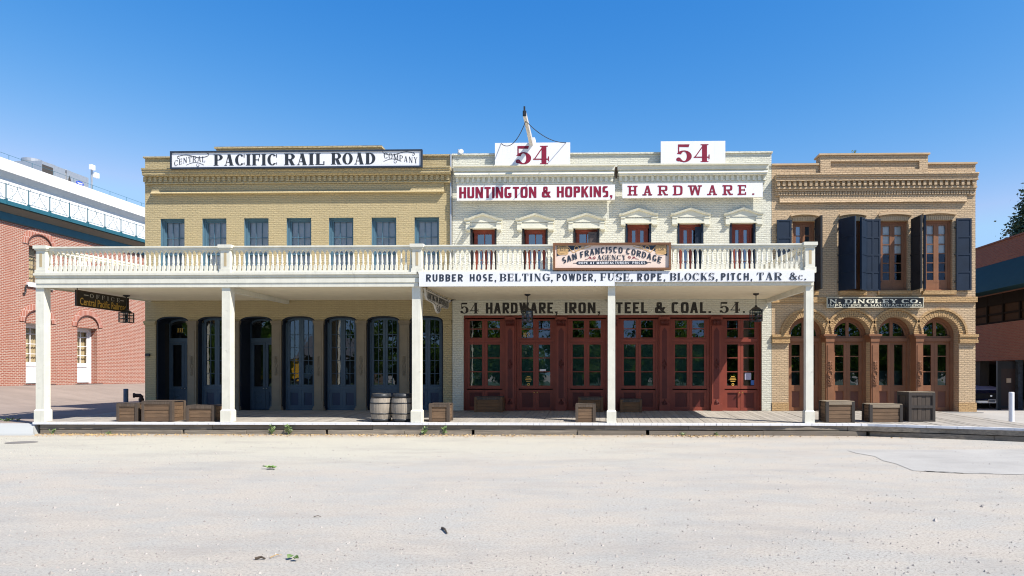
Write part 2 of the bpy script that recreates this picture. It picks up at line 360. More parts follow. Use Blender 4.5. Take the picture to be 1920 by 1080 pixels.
# ------------------------------------------------------------------ lettering drawn from strokes
STY = dict(
    fat=dict(T=.25, t=.065, sw=.075, st=.05, w=.80, n=2.0),
    serif=dict(T=.19, t=.06, sw=.07, st=.05, w=.72, n=2.0),
    light=dict(T=.13, t=.05, sw=.06, st=.045, w=.68, n=2.0),
    goth=dict(T=.21, t=.18, sw=0, st=0, w=.58, n=4.5),
    sans=dict(T=.20, t=.17, sw=0, st=0, w=.60, n=2.4),
    slab=dict(T=.17, t=.13, sw=.10, st=.13, w=.74, n=4.5),
    wide=dict(T=.27, t=.13, sw=.08, st=.16, w=1.02, n=2.6),
    widel=dict(T=.17, t=.15, sw=.05, st=.13, w=.9, n=2.6))
WF = dict(I=0, M=1.3, W=1.45, N=1.08, O=1.03, L=.86, E=.88, F=.86, T=.95, S=.86, B=.95, P=.92, J=.8)
def glyph(ch, Y):
    T, t, sw, st, n = Y['T'], Y['t'], Y['sw'], Y['st'], Y['n']
    if ch == 'c':
        w, P = glyph('C', Y); return w * .66, [[(x * .66, y * .66) for x, y in p] for p in P]
    W = Y['w'] * WF.get(ch, 1.0); thin = t if sw else T * .95
    if sw: thin = max(t, .06)
    P = []
    def rect(a, b, c, d): P.append([(a, b), (c, b), (c, d), (a, d)])
    def ser(x, th, y):
        if sw: rect(x - th / 2 - sw, 0 if y == 0 else 1 - st, x + th / 2 + sw, st if y == 0 else 1)
    def stem(x, th=None, y0=0, y1=1, b=True, tp=True):
        th = th or T; rect(x - th / 2, y0, x + th / 2, y1)
        if b and y0 == 0: ser(x, th, 0)
        if tp and y1 == 1: ser(x, th, 1)
    def diag(xa, ya, xb, yb, th): P.append([(xa - th / 2, ya), (xa + th / 2, ya), (xb + th / 2, yb), (xb - th / 2, yb)])
    def ring(cx, cy, rx, ry, a0, a1, T_=None, t_=None):
        T_ = T_ or T; t_ = t_ or t; N_ = max(4, int(abs(a1 - a0) / 15))
        def pp(a, rx, ry):
            a = radians(a); c, s = cos(a), sin(a)
            return cx + rx * math.copysign(abs(c) ** (2 / n), c), cy + ry * math.copysign(abs(s) ** (2 / n), s)
        for k in range(N_):
            a, b = a0 + (a1 - a0) * k / N_, a0 + (a1 - a0) * (k + 1) / N_
            P.append([pp(a, rx, ry), pp(b, rx, ry), pp(b, rx - T_, ry - t_), pp(a, rx - T_, ry - t_)])
    h = T / 2; m = sw * .8   # m: side margin for serifs
    L = m + h; R = W - m - h; r = (1 + t) / 4
    if ch == 'A':
        diag(L - h * .4, 0, W / 2 - T * .1, 1, thin); diag(R, 0, W / 2, 1, T); rect(L + .1 * W, .26, R - .1 * W, .26 + t)
        if sw: rect(L - h * .4 - sw - thin / 2, 0, L - h * .4 + sw + thin / 2, st); rect(R - h - sw * .7, 0, R + h + sw * .7, st)
    elif ch in 'BPRD':
        stem(L)
        if ch == 'D':
            rx = min(W - L, .5 if sw else .42); cx = W - rx; rect(L, 1 - t, cx, 1); rect(L, 0, cx, t); ring(cx, .5, rx, .5, -90, 90)
        else:
            rx = min((W - L) * .72, .36); cx = W - rx; rect(L, 1 - t, cx, 1); rect(L, 1 - 2 * r, cx, 1 - 2 * r + t); ring(cx, 1 - r, rx, r, -90, 90)
            if ch == 'B': rect(L, 0, cx, t); ring(cx, r, rx, r, -90, 90)
            if ch == 'R':
                diag(R + h * .25, 0, cx, .5, T)
                if sw: rect(R, 0, R + h + sw * 1.2, st)
    elif ch in 'CG':
        ring(W / 2, .5, W / 2, .5, 42, 318)
        if sw: rect(W - .09, .68, W - .03, .98)
        if ch == 'G': rect(W - T * .95, .08, W - .0, .46); rect(W / 2, .46 - t * (1 if not sw else 0), W + sw, .46 + (0 if not sw else st))
        elif sw: rect(W - .08, .06, W - .03, .26)
    elif ch in 'EF':
        stem(L); e = W - .02; rect(L, 1 - t, e, 1); rect(L, .5 - t / 2, L + (e - L) * .8, .5 + t / 2)
        if ch == 'E': rect(L, 0, e, t)
        if sw:
            k = .055 + t * .3; rect(e - k, .72, e, 1)
            if ch == 'E': rect(e - k, 0, e, .28)
            rect(L + (e - L) * .8 - k * .8, .38, L + (e - L) * .8, .62)
    elif ch == 'H': stem(L); stem(R); rect(L, .5 - t / 2, R, .5 + t / 2)
    elif ch == 'I': W = T + 2 * m; stem(W / 2)
    elif ch == 'K':
        stem(L); diag(L + .02, .38, R + h * .3, 1, thin if sw else T); diag(R + h * .2, 0, L + (R - L) * .42, .58, T)
        if sw: rect(R - h, 1 - st, W + sw * .3, 1); rect(R - h, 0, W + sw * .4, st)
    elif ch == 'L':
        stem(L); rect(L, 0, W - .02, t)
        if sw: rect(W - .08 - t * .3, 0, W - .02, .32)
    elif ch == 'M':
        stem(L, thin); stem(R); diag(W / 2, 0, L, 1, T); diag(W / 2, 0, R, 1, thin)
    elif ch == 'N':
        stem(L, thin, b=True); stem(R, thin, b=False); diag(R, 0, L, 1, T)
    elif ch == 'O': ring(W / 2, .5, W / 2, .5, 0, 360)
    elif ch == 'S':
        ring(W / 2, 1 - r, W / 2 - .01, r, 35, 270); ring(W / 2, r, W / 2 - .01, r, 90, -145)
        if sw: rect(W - .09, .72, W - .03, .98); rect(.03, .02, .09, .28)
    elif ch == 'T':
        stem(W / 2, tp=False); rect(.02, 1 - t, W - .02, 1)
        if sw: k = .055 + t * .3; rect(.02, .70, .02 + k, 1); rect(W - .02 - k, .70, W - .02, 1)
    elif ch == 'U':
        q = .36; stem(L, y0=q); stem(R, thin, y0=q)
        ring((L - h + R + thin / 2) / 2, q, (R + thin / 2 - L + h) / 2, q, 180, 360, T_=(T + thin) / 2)
    elif ch in 'VY':
        if ch == 'V': diag(W / 2, 0, L, 1, T); diag(W / 2 + h * .4, 0, R, 1, thin)
        else: stem(W / 2, y1=.45, tp=False); diag(W / 2, .42, L, 1, T); diag(W / 2, .42, R, 1, thin)
        if sw: ser(L, T, 1); ser(R, thin, 1)
    elif ch == 'W':
        diag(W * .30, 0, L, 1, T); diag(W * .30, 0, W * .5, 1, thin); diag(W * .72, 0, W * .5, 1, T); diag(W * .72, 0, R, 1, thin)
        if sw: ser(L, T, 1); ser(R, thin, 1); rect(W * .5 - h - sw, 1 - st, W * .5 + h, 1)
    elif ch == '&':
        W *= 1.1; ring(W * .42, .76, W * .27, .24, 0, 360, T * .7, max(t, .08)); ring(W * .38, .28, W * .38, .28, 20, 330, T, max(t, .08))
        diag(W * .93, 0, W * .30, .70, T); diag(W * .66, .16, W * .90, .52, max(thin * .8, .08)); rect(W * .76, .46, W * 1.02, .46 + max(st, .09))
    elif ch == '1': W = .44 if sw else .36; stem(W / 2, tp=False); diag(W * .22, .80, W / 2, 1, .1)
    elif ch == '3': ring(W / 2, 1 - r, W / 2, r, 150, -90); ring(W / 2, r, W / 2, r, 90, -150)
    elif ch == '4':
        stem(W * .68); diag(.05, .26, W * .66, 1, thin); rect(0, .24, W, .24 + max(t, .06))
        if sw: rect(W - .05, .16, W, .42)
    elif ch == '5':
        rect(.10, .52, .10 + thin, 1); P.append([(.10, 1), (W * .86, 1.0), (W * .80, .84), (.10, .86)])
        ring(W / 2, .33, W / 2, .33, 155, -140, T, max(t, .06)); ring(.13, .16, .12, .11, 0, 360, .11, .10)
    elif ch == '6': ring(W / 2, .32, W / 2, .32, 0, 360); ring(W * .62, .5, W * .62, .5, 60, 185)
    elif ch == '.': W = T + .04; rect(.02, 0, .02 + T * .95, T * .85)
    elif ch == ',': W = T + .04; rect(.02, 0, .02 + T * .95, T * .85); P.append([(.02 + T * .4, 0), (.02 + T * .95, 0), (.02 + T * .5, -.2), (.02 + T * .15, -.2)])
    elif ch == "'": W = T; P.append([(.02, 1), (T, 1), (T * .6, .68), (.1 * T, .68)])
    elif ch == '-': W = .5; rect(0, .45, W, .45 + max(.07, t))
    return W, P
def text(mb, s, u0, u1, v0, v1, fn, style, d=.004, gap=.14, space=.42, warp=None):
    """letters laid into the rectangle (u0,u1,v0,v1); fn(u,v,d) maps board coordinates to the place"""
    Y = STY[style]; x = 0; G = []; nw = True
    for ch in s:
        if ch == ' ': x += space; nw = True; continue
        w, P = glyph(ch, Y); G.append((x, P, nw)); x += w + gap; nw = False
    tot = x - gap; k = (u1 - u0) / tot; hh = v1 - v0; i = 0
    for x0, P, nw in G:
        if nw: mb.marks.append(len(mb.f))
        for p in P:
            pts = [(u0 + (x0 + a) * k, v0 + b * hh) for a, b in p]
            if warp: pts = [warp(a, b) for a, b in pts]
            area = sum(pts[j][0] * pts[(j + 1) % len(pts)][1] - pts[(j + 1) % len(pts)][0] * pts[j][1] for j in range(len(pts)))
            if area < 0: pts = pts[::-1]
            mb.poly([fn(a, b, d + (i % 9) * .0004) for a, b in pts]); i += 1
def facing(Y): return lambda u, v, d: (u, Y - d, v)      # a board whose face looks to -Y
def stroke(mb, pts, w, fn, d):   # flat painted line
    if mb.marks: mb.marks.append(len(mb.f))
    for j, ((a, b), (c, e)) in enumerate(zip(pts, pts[1:])):
        l = math.hypot(c - a, e - b) or 1; nx, nz = -(e - b) / l * w / 2, (c - a) / l * w / 2
        ex, ez = (c - a) / l * w * .3, (e - b) / l * w * .3
        mb.poly([fn(a - ex - nx, b - ez - nz, d + (j % 7) * .0003), fn(c + ex - nx, e + ez - nz, d + (j % 7) * .0003), fn(c + ex + nx, e + ez + nz, d + (j % 7) * .0003), fn(a - ex + nx, b - ez + nz, d + (j % 7) * .0003)])
def curl(c, r0, r1, a0, a1, k=16):
    return [(c[0] + (r0 + (r1 - r0) * j / k) * cos(radians(a0 + (a1 - a0) * j / k)), c[1] + (r0 + (r1 - r0) * j / k) * sin(radians(a0 + (a1 - a0) * j / k))) for j in range(k + 1)]

# ------------------------------------------------------------------ ground, pavements, footway
FY, DF, DB = -3.7, .316, .447           # footway front edge, its height there and at the walls
def deckz(y): return DF + (y - FY) * (DB - DF) / -FY
g = MB(); g.poly([(-500, -500, 0), (500, -500, 0), (500, 900, 0), (-500, 900, 0)])
structure('street', g, M['gravel'])
def sm(t): t = max(0, min(1, t)); return t * t * (3 - 2 * t)
LEFTX = WX(66, FY)
def alleyz(x, y):
    b = .03 + .24 * sm((y + 4.25) / .75) + .14 * sm((y + 3.4) / 3.5)
    return b + .70 * sm((-20.2 - x) / 5.2) * sm((y + 5) / 7)
g = MB(); nx, ny = 44, 60
def aright(y): return LEFTX - .02 if y > FY else LEFTX - .02 + (WX(64, y) - LEFTX) * min(1, (FY - y) / .1)
for i in range(nx + 1):
    for j in range(ny + 1):
        y = -4.2 + 34.2 * (j / ny) ** 1.6; x = -60 + (aright(y) + 60) * (i / nx) ** .55; g.v.append((x, y, alleyz(x, y) if j else -.03))
for i in range(nx):
    for j in range(ny): g.f.append((i * (ny + 1) + j, (i + 1) * (ny + 1) + j, (i + 1) * (ny + 1) + j + 1, i * (ny + 1) + j + 1))
for j in range(ny):
    p, q = g.v[nx * (ny + 1) + j], g.v[nx * (ny + 1) + j + 1]; g.poly([p, (p[0] + .05, p[1], -.05), (q[0] + .05, q[1], -.05), q])
structure('pavement', g, M['conc'])
g = MB(); g.poly([(LEFTX - .02, -.02, .40), (WX(272) + .4, -.02, .40), (WX(272) + .4, 30, .40), (LEFTX - .02, 30, .40)])
structure('alley_ground', g, M['conc'])

# timber footway: boards run back to the walls; on the right it narrows towards the street
EDGE = [(66, 791), (780, 793.3), (1520, 795.8), (1700, 797.4), (1800, 799.6), (1925, 803.5), (2000, 806.5)]
def zfront(px): return DF
def edge_pt(px):
    for (a, ya), (b, yb) in zip(EDGE, EDGE[1:]):
        if a <= px <= b: return GP(px, ya + (yb - ya) * (px - a) / (b - a), DF)
# the front edge in place coordinates
E = [(WX(66, FY), FY), (WX(1520, FY), FY)] + [edge_pt(p) for p in (1640, 1760, 1850, 1925, 1995)]
E[2] = (E[2][0], max(E[2][1], FY - .12))
def fy(x):
    if x <= E[0][0]: return E[0][1]
    for (a, ya), (b, yb) in zip(E, E[1:]):
        if a <= x <= b: return ya + (yb - ya) * (x - a) / (b - a)
    return E[-1][1]
XR0 = WX(1757, 0); XR1, YR1 = GP(1985, 800, .33)
def by(x):   # back edge
    if x < XR0: return .02
    t = (x - XR0) / (XR1 - XR0); return .02 + (YR1 - .02) * t
g = MB(); x = LEFTX; bw = .155
while x < XR1 - .2:
    x1 = x + bw - .008; ya, yb = fy(x) + .05, fy(x1) + .05; yc, yd = by(x1), by(x)
    dz = random.uniform(-.004, .004)
    if yc - yb > .2:
        def zz(y): return deckz(max(y, FY)) + dz
        g.hexa([(x, ya, zz(ya) - .05), (x1, yb, zz(yb) - .05), (x1, yc, zz(yc) - .05), (x, yd, zz(yd) - .05)], [(x, ya, zz(ya)), (x1, yb, zz(yb)), (x1, yc, zz(yc)), (x, yd, zz(yd))])
    x += bw
bwk = structure('boardwalk', g, M['deck'])
def along(g, x0, x1, p0, p1, z0, z1, step=1.6):   # a bar following the front edge
    n = max(1, int((x1 - x0) / step)); 
    for k in range(n):
        a, b = x0 + (x1 - x0) * k / n, x0 + (x1 - x0) * (k + 1) / n
        g.hexa([(a, fy(a) - p0, z0), (b, fy(b) - p0, z0), (b, fy(b) - p1, z0), (a, fy(a) - p1, z0)], [(a, fy(a) - p0, z1), (b, fy(b) - p0, z1), (b, fy(b) - p1, z1), (a, fy(a) - p1, z1)])
g = MB(); x = LEFTX - .05
while x < E[-1][0]:
    w = random.choice((.155, .155, .31)); j = random.uniform(-.006, .006)
    g.hexa([(x, fy(x) - .03 + j, DF - .058), (x + w - .006, fy(x + w) - .03 + j, DF - .058), (x + w - .006, fy(x + w) + .05, DF - .058), (x, fy(x) + .05, DF - .058)],
           [(x, fy(x) - .03 + j, DF + .003), (x + w - .006, fy(x + w) - .03 + j, DF + .003), (x + w - .006, fy(x + w) + .05, DF + .005), (x, fy(x) + .05, DF + .005)])
    x += w
obj('white_nosing', g, M['white'], bwk)
g = MB(); x = LEFTX + .12
while x < E[-1][0] - .5:
    w = random.uniform(3.2, 5.0); x1 = min(x + w, E[-1][0]); along(g, x, x1 - .012, -.02, -.2, .135 + random.uniform(-.006, .006), DF - .066); x = x1
x = LEFTX + .16; k = 0
while x < E[-1][0] - .5:
    w = random.uniform(1.6, 3.4); x1 = min(x + w, E[-1][0]); along(g, x, x1 - (.09 if k % 2 else .012), .03 + random.uniform(-.012, .012), -.2, -.05 + .02 * random.random(), .118 + random.uniform(-.008, .006)); x = x1; k += 1
obj('kerb_timber', g, M['kerb'], bwk)
# footway end and pavement on the right
g = MB(); seg = [(WX(1829) + .05, .0), (XR0, .0), (XR1, YR1)]
def rz(x, y): return .40 - .30 * sm((y + 1) / 10)
pts = []
for j in range(24):
    y = -6.5 + 46 * (max(0, j - .97) / 22.03) ** 1.4
    row = []
    for i in range(12):
        xs = XR0 + (XR1 - XR0) * ((y - .02) / (YR1 - .02)) if y < 0 else XR0 + .0
        x = xs + (60 - xs) * (i / 11) ** 1.5; row.append((x, y, rz(x, y) - .10 * sm((-1 - y) / 2.5) if j else -.05))
    pts.append(row)
for r0, r1 in zip(pts, pts[1:]):
    for i in range(11): g.poly([r0[i], r0[i + 1], r1[i + 1], r1[i]])
structure('right_pavement', g, M['conc2'])
# worn concrete slab in the street
out = [(1588, 845), (1606, 850), (1640, 856), (1655, 864), (1680, 870), (1712, 883), (1760, 886), (1800, 888), (1850, 889), (1990, 892), (1990, 843), (1800, 843.5)]
g = MB(); pg = [(*GP(a, b), .006) for a, b in out]; g.poly(pg[::-1]); structure('concrete_slab', g, M['slab'])
g = MB()
for (a, b), (c, d) in [((1733, 884), (1752, 885)), ((1752, 885), (1778, 886)), ((1778, 886), (1806, 888)), ((1622, 853), (1640, 857)), ((1836, 888), (1862, 888.6)), ((1658, 865), (1676, 869))]:
    for t in range(6):
        p = GP(a + (c - a) * t / 6, b + (d - b) * t / 6); q = GP(a + (c - a) * (t + 1) / 6, b + (d - b) * (t + 1) / 6); w = random.uniform(.01, .05) if a > 1700 and a < 1800 else random.uniform(.002, .010)
        g.poly([(p[0], p[1] - w, .011), (q[0], q[1] - w, .011), (q[0], q[1] + .01, .011), (p[0], p[1] + .01, .011)])
structure('slab_crack', g, plain('dark_slab_crack', (.06, .055, .05), .95))  # dark strips drawn along the cracked slab edge

# ------------------------------------------------------------------ shared builders for buildings
def shell(mb, x0, x1, ztop, zroof, depth=11, th=.32):
    mb.box(x0, x0 + th, .36, depth, -.1, ztop); mb.box(x1 - th, x1, .36, depth, -.1, ztop)
    mb.box(x0 + th, x1 - th, depth - th, depth, -.1, ztop); mb.box(x0 + th, x1 - th, .36, depth - th, zroof - .2, zroof)
    mb.box(x0 + th, x1 - th, .0, .36, zroof + .0, ztop - .02) if False else None
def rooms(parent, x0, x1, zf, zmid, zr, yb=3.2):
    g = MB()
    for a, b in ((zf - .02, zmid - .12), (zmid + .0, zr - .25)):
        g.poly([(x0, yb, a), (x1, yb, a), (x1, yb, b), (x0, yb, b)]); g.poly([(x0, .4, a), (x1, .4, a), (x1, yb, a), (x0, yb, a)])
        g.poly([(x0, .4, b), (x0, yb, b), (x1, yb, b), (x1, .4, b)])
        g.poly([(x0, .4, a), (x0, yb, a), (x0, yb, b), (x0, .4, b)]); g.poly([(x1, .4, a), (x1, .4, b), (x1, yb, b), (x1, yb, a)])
    obj('dark_room_lining', g, M['dark'], parent)  # dark lining added to keep rooms black; shade put into its colour
def leaf_grid(f, p, x0, x1, z0, z1, y, rails, cols=1, st=.07, mu=.025, dep=.05, top=.07, bot=.07):
    """one glazed leaf: stiles, rails, muntins into f, glass into p. rails: z of horizontal bars"""
    f.box(x0, x0 + st, y, y + dep, z0, z1); f.box(x1 - st, x1, y, y + dep, z0, z1)
    f.box(x0 + st, x1 - st, y + .002, y + dep - .002, z1 - top, z1); f.box(x0 + st, x1 - st, y + .002, y + dep - .002, z0, z0 + bot)
    for z in rails: f.box(x0 + st, x1 - st, y + .006, y + dep - .006, z - mu / 2, z + mu / 2)
    for c in range(1, cols):
        x = x0 + st + (x1 - x0 - 2 * st) * c / cols; f.box(x - mu / 2, x + mu / 2, y + .01, y + dep - .01, z0 + bot, z1 - top)
    p.poly([(x0 + st * .5, y + dep * .6, z0 + bot * .5), (x1 - st * .5, y + dep * .6, z0 + bot * .5), (x1 - st * .5, y + dep * .6, z1 - top * .5), (x0 + st * .5, y + dep * .6, z1 - top * .5)])
def panelled(f, q, x0, x1, z0, z1, y, st=.09, dep=.05):
    """a solid lower panel with raised surround (f) and sunk field (q)"""
    f.box(x0, x0 + st, y, y + dep, z0, z1); f.box(x1 - st, x1, y, y + dep, z0, z1)
    f.box(x0 + st, x1 - st, y + .002, y + dep, z1 - st, z1); f.box(x0 + st, x1 - st, y + .002, y + dep, z0, z0 + st)
    q.box(x0 + st * .8, x1 - st * .8, y + .03, y + dep - .002, z0 + st * .8, z1 - st * .8)
    w = .014
    for a, b, c, d in ((x0 + st, x1 - st, z0 + st, z0 + st + w), (x0 + st, x1 - st, z1 - st - w, z1 - st), (x0 + st, x0 + st + w, z0 + st + w, z1 - st - w), (x1 - st - w, x1 - st, z0 + st + w, z1 - st - w)):
        f.box(a, b, y + .012, y + .035, c, d)
def cornice(mb, x0, x1, rows, ends=(1, 1)):
    """rows: (z0, z1, projection)"""
    for z0, z1, p in rows: mb.box(x0 - p * .08 * ends[0], x1 + p * .08 * ends[1], -p, .06, z0, z1)
def dentils(mb, x0, x1, z0, z1, p, pitch, w):
    n = round((x1 - x0) / pitch)
    for k in range(n + 1):
        x = x0 + (x1 - x0 - w) * k / n; mb.box(x, x + w, -p, .05, z0, z1)
def knob(mb, x, y, z, r=.025): mb.lathe([(.006, 0), (r * .5, .0), (r, .015), (r, .03), (.004, .04)], (x, y, z), 8)
def ornament(parent, x, y, z, k=1.0, mat='taupe', name='ornament'):
    """cast scrollwork standing proud of a pilaster"""
    g = MB(); r = .011 * k
    g.tube([(x + .07 * k * cos(a), y, z + .09 * k * sin(a)) for a in [2 * pi * j / 14 for j in range(15)]], r, 6)
    for sgn in (1, -1):
        for m in (1, -1):
            for zc, rr in ((.17, .04), (.27, .034), (.36, .026)):
                g.tube([(x + m * (.035 + rr * cos(a)) * k, y, z + sgn * (zc + rr * sin(a)) * k) for a in [pi * 1.5 * j / 8 for j in range(9)]], r * .9, 5)
        g.tube([(x, y, z + sgn * .09 * k), (x, y, z + sgn * .42 * k)], r * .8, 5)
    return obj(name, g, M[mat], parent, True)

# ================================================================== tan brick building (left)
x0, x1 = WX(272), WX(847)
tb = thing('brick_building', 'tan painted brick building with seven arched blue bays and long white parapet sign', 'building', (x0, 0, 0))
zt = WZ(560, 295); zfl = 4.25
UP = [(300.7, 346), (379, 424.5), (457.5, 503.5), (537, 583.5), (616.5, 662.5), (696.5, 743), (777, 823)]
LO = [(292, 354), (369, 431), (448.5, 511.5), (527.5, 591), (606.5, 670), (686.5, 750.5), (767, 831)]
zu = WZ(560, 408.5); za = WZ(560, 592.5); zsp = WZ(560, 604); zb = deckz(0) - .03
ops = [(WX(a), WX(b), zfl + .12, zu) for a, b in UP] + [(WX(a), WX(b), zb, za) for a, b in LO]
g = MB(); g.wall(x0, x1, -.1, zt, 0, .36, ops)
for a, b in LO: g.archfill((WX(a) + WX(b)) / 2, (WX(b) - WX(a)) / 2, zsp - .02, za - zsp + .015, za, -.0001, .36, 2.6)
shell(g, x0, x1, zt - .05, zt - .8)
g.box(x0, x1, .004, .36, zt - .6, zt)                       # parapet thickness
obj('wall', g, M['tan'], tb)
g = MB(); g.box(x0 - .04, x1 + .0, -.05, .40, zt, zt + .05)
xa, xb = WX(408, .5), WX(715, .5); za2 = WZ(560, 276, .5)
obj('parapet_coping', g, M['tan'], tb)
g = MB(); g.box(xa, xb, .42, .8, zt - .4, za2 - .06); g.box(xa - .05, xb + .05, .38, .84, za2 - .06, za2)
obj('raised_parapet', g, M['tan'], tb)
zz = lambda py: WZ(560, py)
g = MB(); cornice(g, x0 + .06, x1, [(zz(320), zz(317.5), .26), (zz(323.5), zz(320), .24), (zz(329), zz(323.5), .22), (zz(331), zz(329), .19), (zz(342.5), zz(331), .08), (zz(345), zz(342.5), .10)], (1, 0))
dentils(g, x0 + .02, x1 - .05, zz(341), zz(331.5), .125, .174, .09)
g.box(WX(286), WX(833), -.045, .03, zz(357.5), zz(345.5))
g.hexa([(WX(286), -.13, zz(363)), (WX(833), -.13, zz(363)), (WX(833), .03, zz(363)), (WX(286), .03, zz(363))], [(WX(286), -.042, zz(357.5)), (WX(833), -.042, zz(357.5)), (WX(833), .03, zz(357.5)), (WX(286), .03, zz(357.5))])
obj('cornice', g, M['tan'], tb)
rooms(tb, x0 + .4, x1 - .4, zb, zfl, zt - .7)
for a, b in UP:
    xl, xr = WX(a), WX(b); y = .15
    f = MB(); p = MB(); t_ = .06
    f.box(xl + .002, xl + t_, y - .03, y + .12, zfl + .12, zu - .002); f.box(xr - t_, xr - .002, y - .03, y + .12, zfl + .12, zu - .002); f.box(xl + t_, xr - t_, y - .028, y + .118, zu - t_, zu - .003)
    f.poly([(xl + .003, .015, zfl + .14), (xl + .003, y, zfl + .14), (xl + .003, y, zu - .004), (xl + .003, .015, zu - .004)])     # painted reveals
    f.poly([(xr - .003, .015, zfl + .14), (xr - .003, .015, zu - .004), (xr - .003, y, zu - .004), (xr - .003, y, zfl + .14)])
    f.poly([(xl, .015, zu - .004), (xr, .015, zu - .004), (xr, y, zu - .004), (xl, y, zu - .004)])
    hh = (zu - t_ - zfl - .2); zm = zfl + .18 + hh / 2
    leaf_grid(f, p, xl + t_, xr - t_, zm - .02, zu - t_, y + .02, [zm + hh / 4 * 1.02], 3, .04, .022, .045, .045, .05)
    leaf_grid(f, p, xl + t_, xr - t_, zfl + .16, zm + .02, y + .055, [zm - hh / 4], 3, .04, .022, .04, .05, .06)
    w = obj('window', f, M['bluetop'], tb); obj('pane', p, M['pale'], w)
    q = MB(); q.poly([(xl, y + .105, zfl + .1), (xr, y + .105, zfl + .1), (xr, y + .105, zu), (xl, y + .105, zu)]); obj('blind', q, M['gblind'], w)
# arched bays
for i, (a, b) in enumerate(LO):
    xl, xr = WX(a), WX(b); xc = (xl + xr) / 2; door = i in (0, 2)
    y = .62 if door else .20
    f = MB(); p = MB(); q = MB()
    rv = MB(); rv.archring(xc, zsp - .02, xr - xc - .001, za - zsp + .014, xr - xc - .05, za - zsp - .03, .03, y - .005, 2.6)
    rv.box(xl + .002, xl + .05, .03, y - .005, zb, zsp - .02); rv.box(xr - .05, xr - .002, .03, y - .005, zb, zsp - .02)
    zg = zz(602); zk = zz(725) if not door else zz(729)
    if door:
        zt2, zt1 = zz(640), zz(633)
        f.box(xl, xl + .07, y, y + .1, zb, za); f.box(xr - .07, xr, y, y + .1, zb, za); f.box(xl + .07, xr - .07, y - .03, y + .1, zt2, zt1 + .02)
        f.archfill(xc, xr - xc - .10, zsp - .06, .16, za + .02, y, y + .06, 2.6)
        p.poly([(xl + .07, y + .05, zt1), (xr - .07, y + .05, zt1), (xr - .07, y + .05, za), (xl + .07, y + .05, za)])
        w = obj('door', f, M['blue'], tb); obj('pane', p, M['glass'], w)
        for s_ in (0, 1):
            f2, p2, q2 = MB(), MB(), MB(); la, lb = (xl + .07, xc - .004) if s_ == 0 else (xc + .004, xr - .07)
            leaf_grid(f2, p2, la, lb, zk, zt2, y + .02, [], 1, .085, .02, .05, .08, .06); panelled(f2, q2, la, lb, zb + .02, zk - .002, y + .02, .1)
            f2.lathe([(.13, 0), (.13, .02), (.10, .03), (.10, .01)], (0, 0, 0), 20)
            # turn the round boss to face the street
            nv = 80; cz = (zb + zk) / 2; cx_ = (la + lb) / 2
            for k in range(len(f2.v) - nv, len(f2.v)): vx, vy, vz = f2.v[k]; f2.v[k] = (cx_ + vx, y + .055 - vz, cz + vy)
            l = obj('door_leaf', f2, M['blue'], w)
            for k_, mb_ in (('pane', p2), ('door_panel', q2)):
                o = obj(k_, mb_, M['glass'] if k_ == 'pane' else M['blue'], w)
        h = MB(); knob(h, xc - .05, y - .02, zk - .02); knob(h, xc + .05, y - .02, zk - .02); obj('handle', h, M['steel'], w)
    else:
        f.box(xl + .05, xl + .1, y, y + .09, zb, zsp); f.box(xr - .1, xr - .05, y, y + .09, zb, zsp)
        f.box(xl + .05, xr - .05, y - .005, y + .085, zk - .10, zk); f.box(xl + .05, xr - .05, y + .005, y + .085, zb, zb + .08)
        f.archfill(xc, xr - xc - .12, zsp - .06, .15, za + .02, y - .003, y + .05, 2.6)
        nr = [zk + (zg - zk) * k / 5 for k in range(1, 5)]
        for la, lb in ((xl + .1, xc - .003), (xc + .003, xr - .1)):
            leaf_grid(f, p, la, lb, zk + .002, za - .02, y + .02, nr, 2, .075, .018, .05, .05, .06)
            panelled(f, q, la, lb, zb + .082, zk - .102, y + .02, .085)
        w = obj('window', f, M['blue'], tb); obj('pane', p, M['glass'], w); obj('panel', q, paint('deep_blue_panel', (.03, .045, .085), .4, .15), w)
    obj('reveal', rv, M['reveal'], w)
    if i == 0:
        t_ = MB(); text(t_, '111', WX(331, y), WX(342, y), WZ(336, 623, y), WZ(336, 615, y), facing(y + .045), 'fat'); obj('house_number', t_, M['gold'], w)
# iron pilasters between the bays, brick piers at both ends
cuts = [b for a, b in LO]; nxt = [a for a, b in LO][1:]
for b, a in zip(cuts, nxt):
    xl, xr = WX(b), WX(a); xm = (xl + xr) / 2; hw = (xr - xl) / 2 + .01
    g = MB(); g.box(xm - hw, xm + hw, -.06, .03, zb + .16, zz(606)); g.box(xm - hw - .03, xm + hw + .03, -.10, .03, zz(606), zz(601.5)); g.box(xm - hw - .015, xm + hw + .015, -.08, .03, zz(609), zz(606))
    g.box(xm - hw - .04, xm + hw + .04, -.12, .03, zb, zb + .11); g.box(xm - hw - .02, xm + hw + .02, -.09, .03, zb + .11, zb + .16)
    g.box(xm - hw + .05, xm + hw - .05, -.072, -.05, zb + .3, zz(620))
    p = obj('pilaster', g, M['taupe'], tb); ornament(p, xm, -.085, zz(686), .75)
for a, b in ((272, 292), (831, 848)):
    g = MB(); g.box(WX(a) - .03 * (a < 300), WX(b) + .01 * (a < 300) - (.0 if a < 300 else .02), -.05, .03, zz(606), zz(601.5)); g.box(WX(a) - .015 * (a < 300), WX(b) - .02, -.03, .03, zz(609), zz(606))
    obj('pier_cap', g, M['tantrim'], tb)
g = MB(); g.box(WX(274.5), WX(282), -.07, .02, zz(668), zz(663)); o = obj('key_box', g, M['iron'], tb)
g = MB(); g.tube([(x1 - .02, -.05, WZ(846, 520)), (x1 - .02, -.05, zz(292))], .03, 8); obj('downpipe', g, M['steel'], tb)

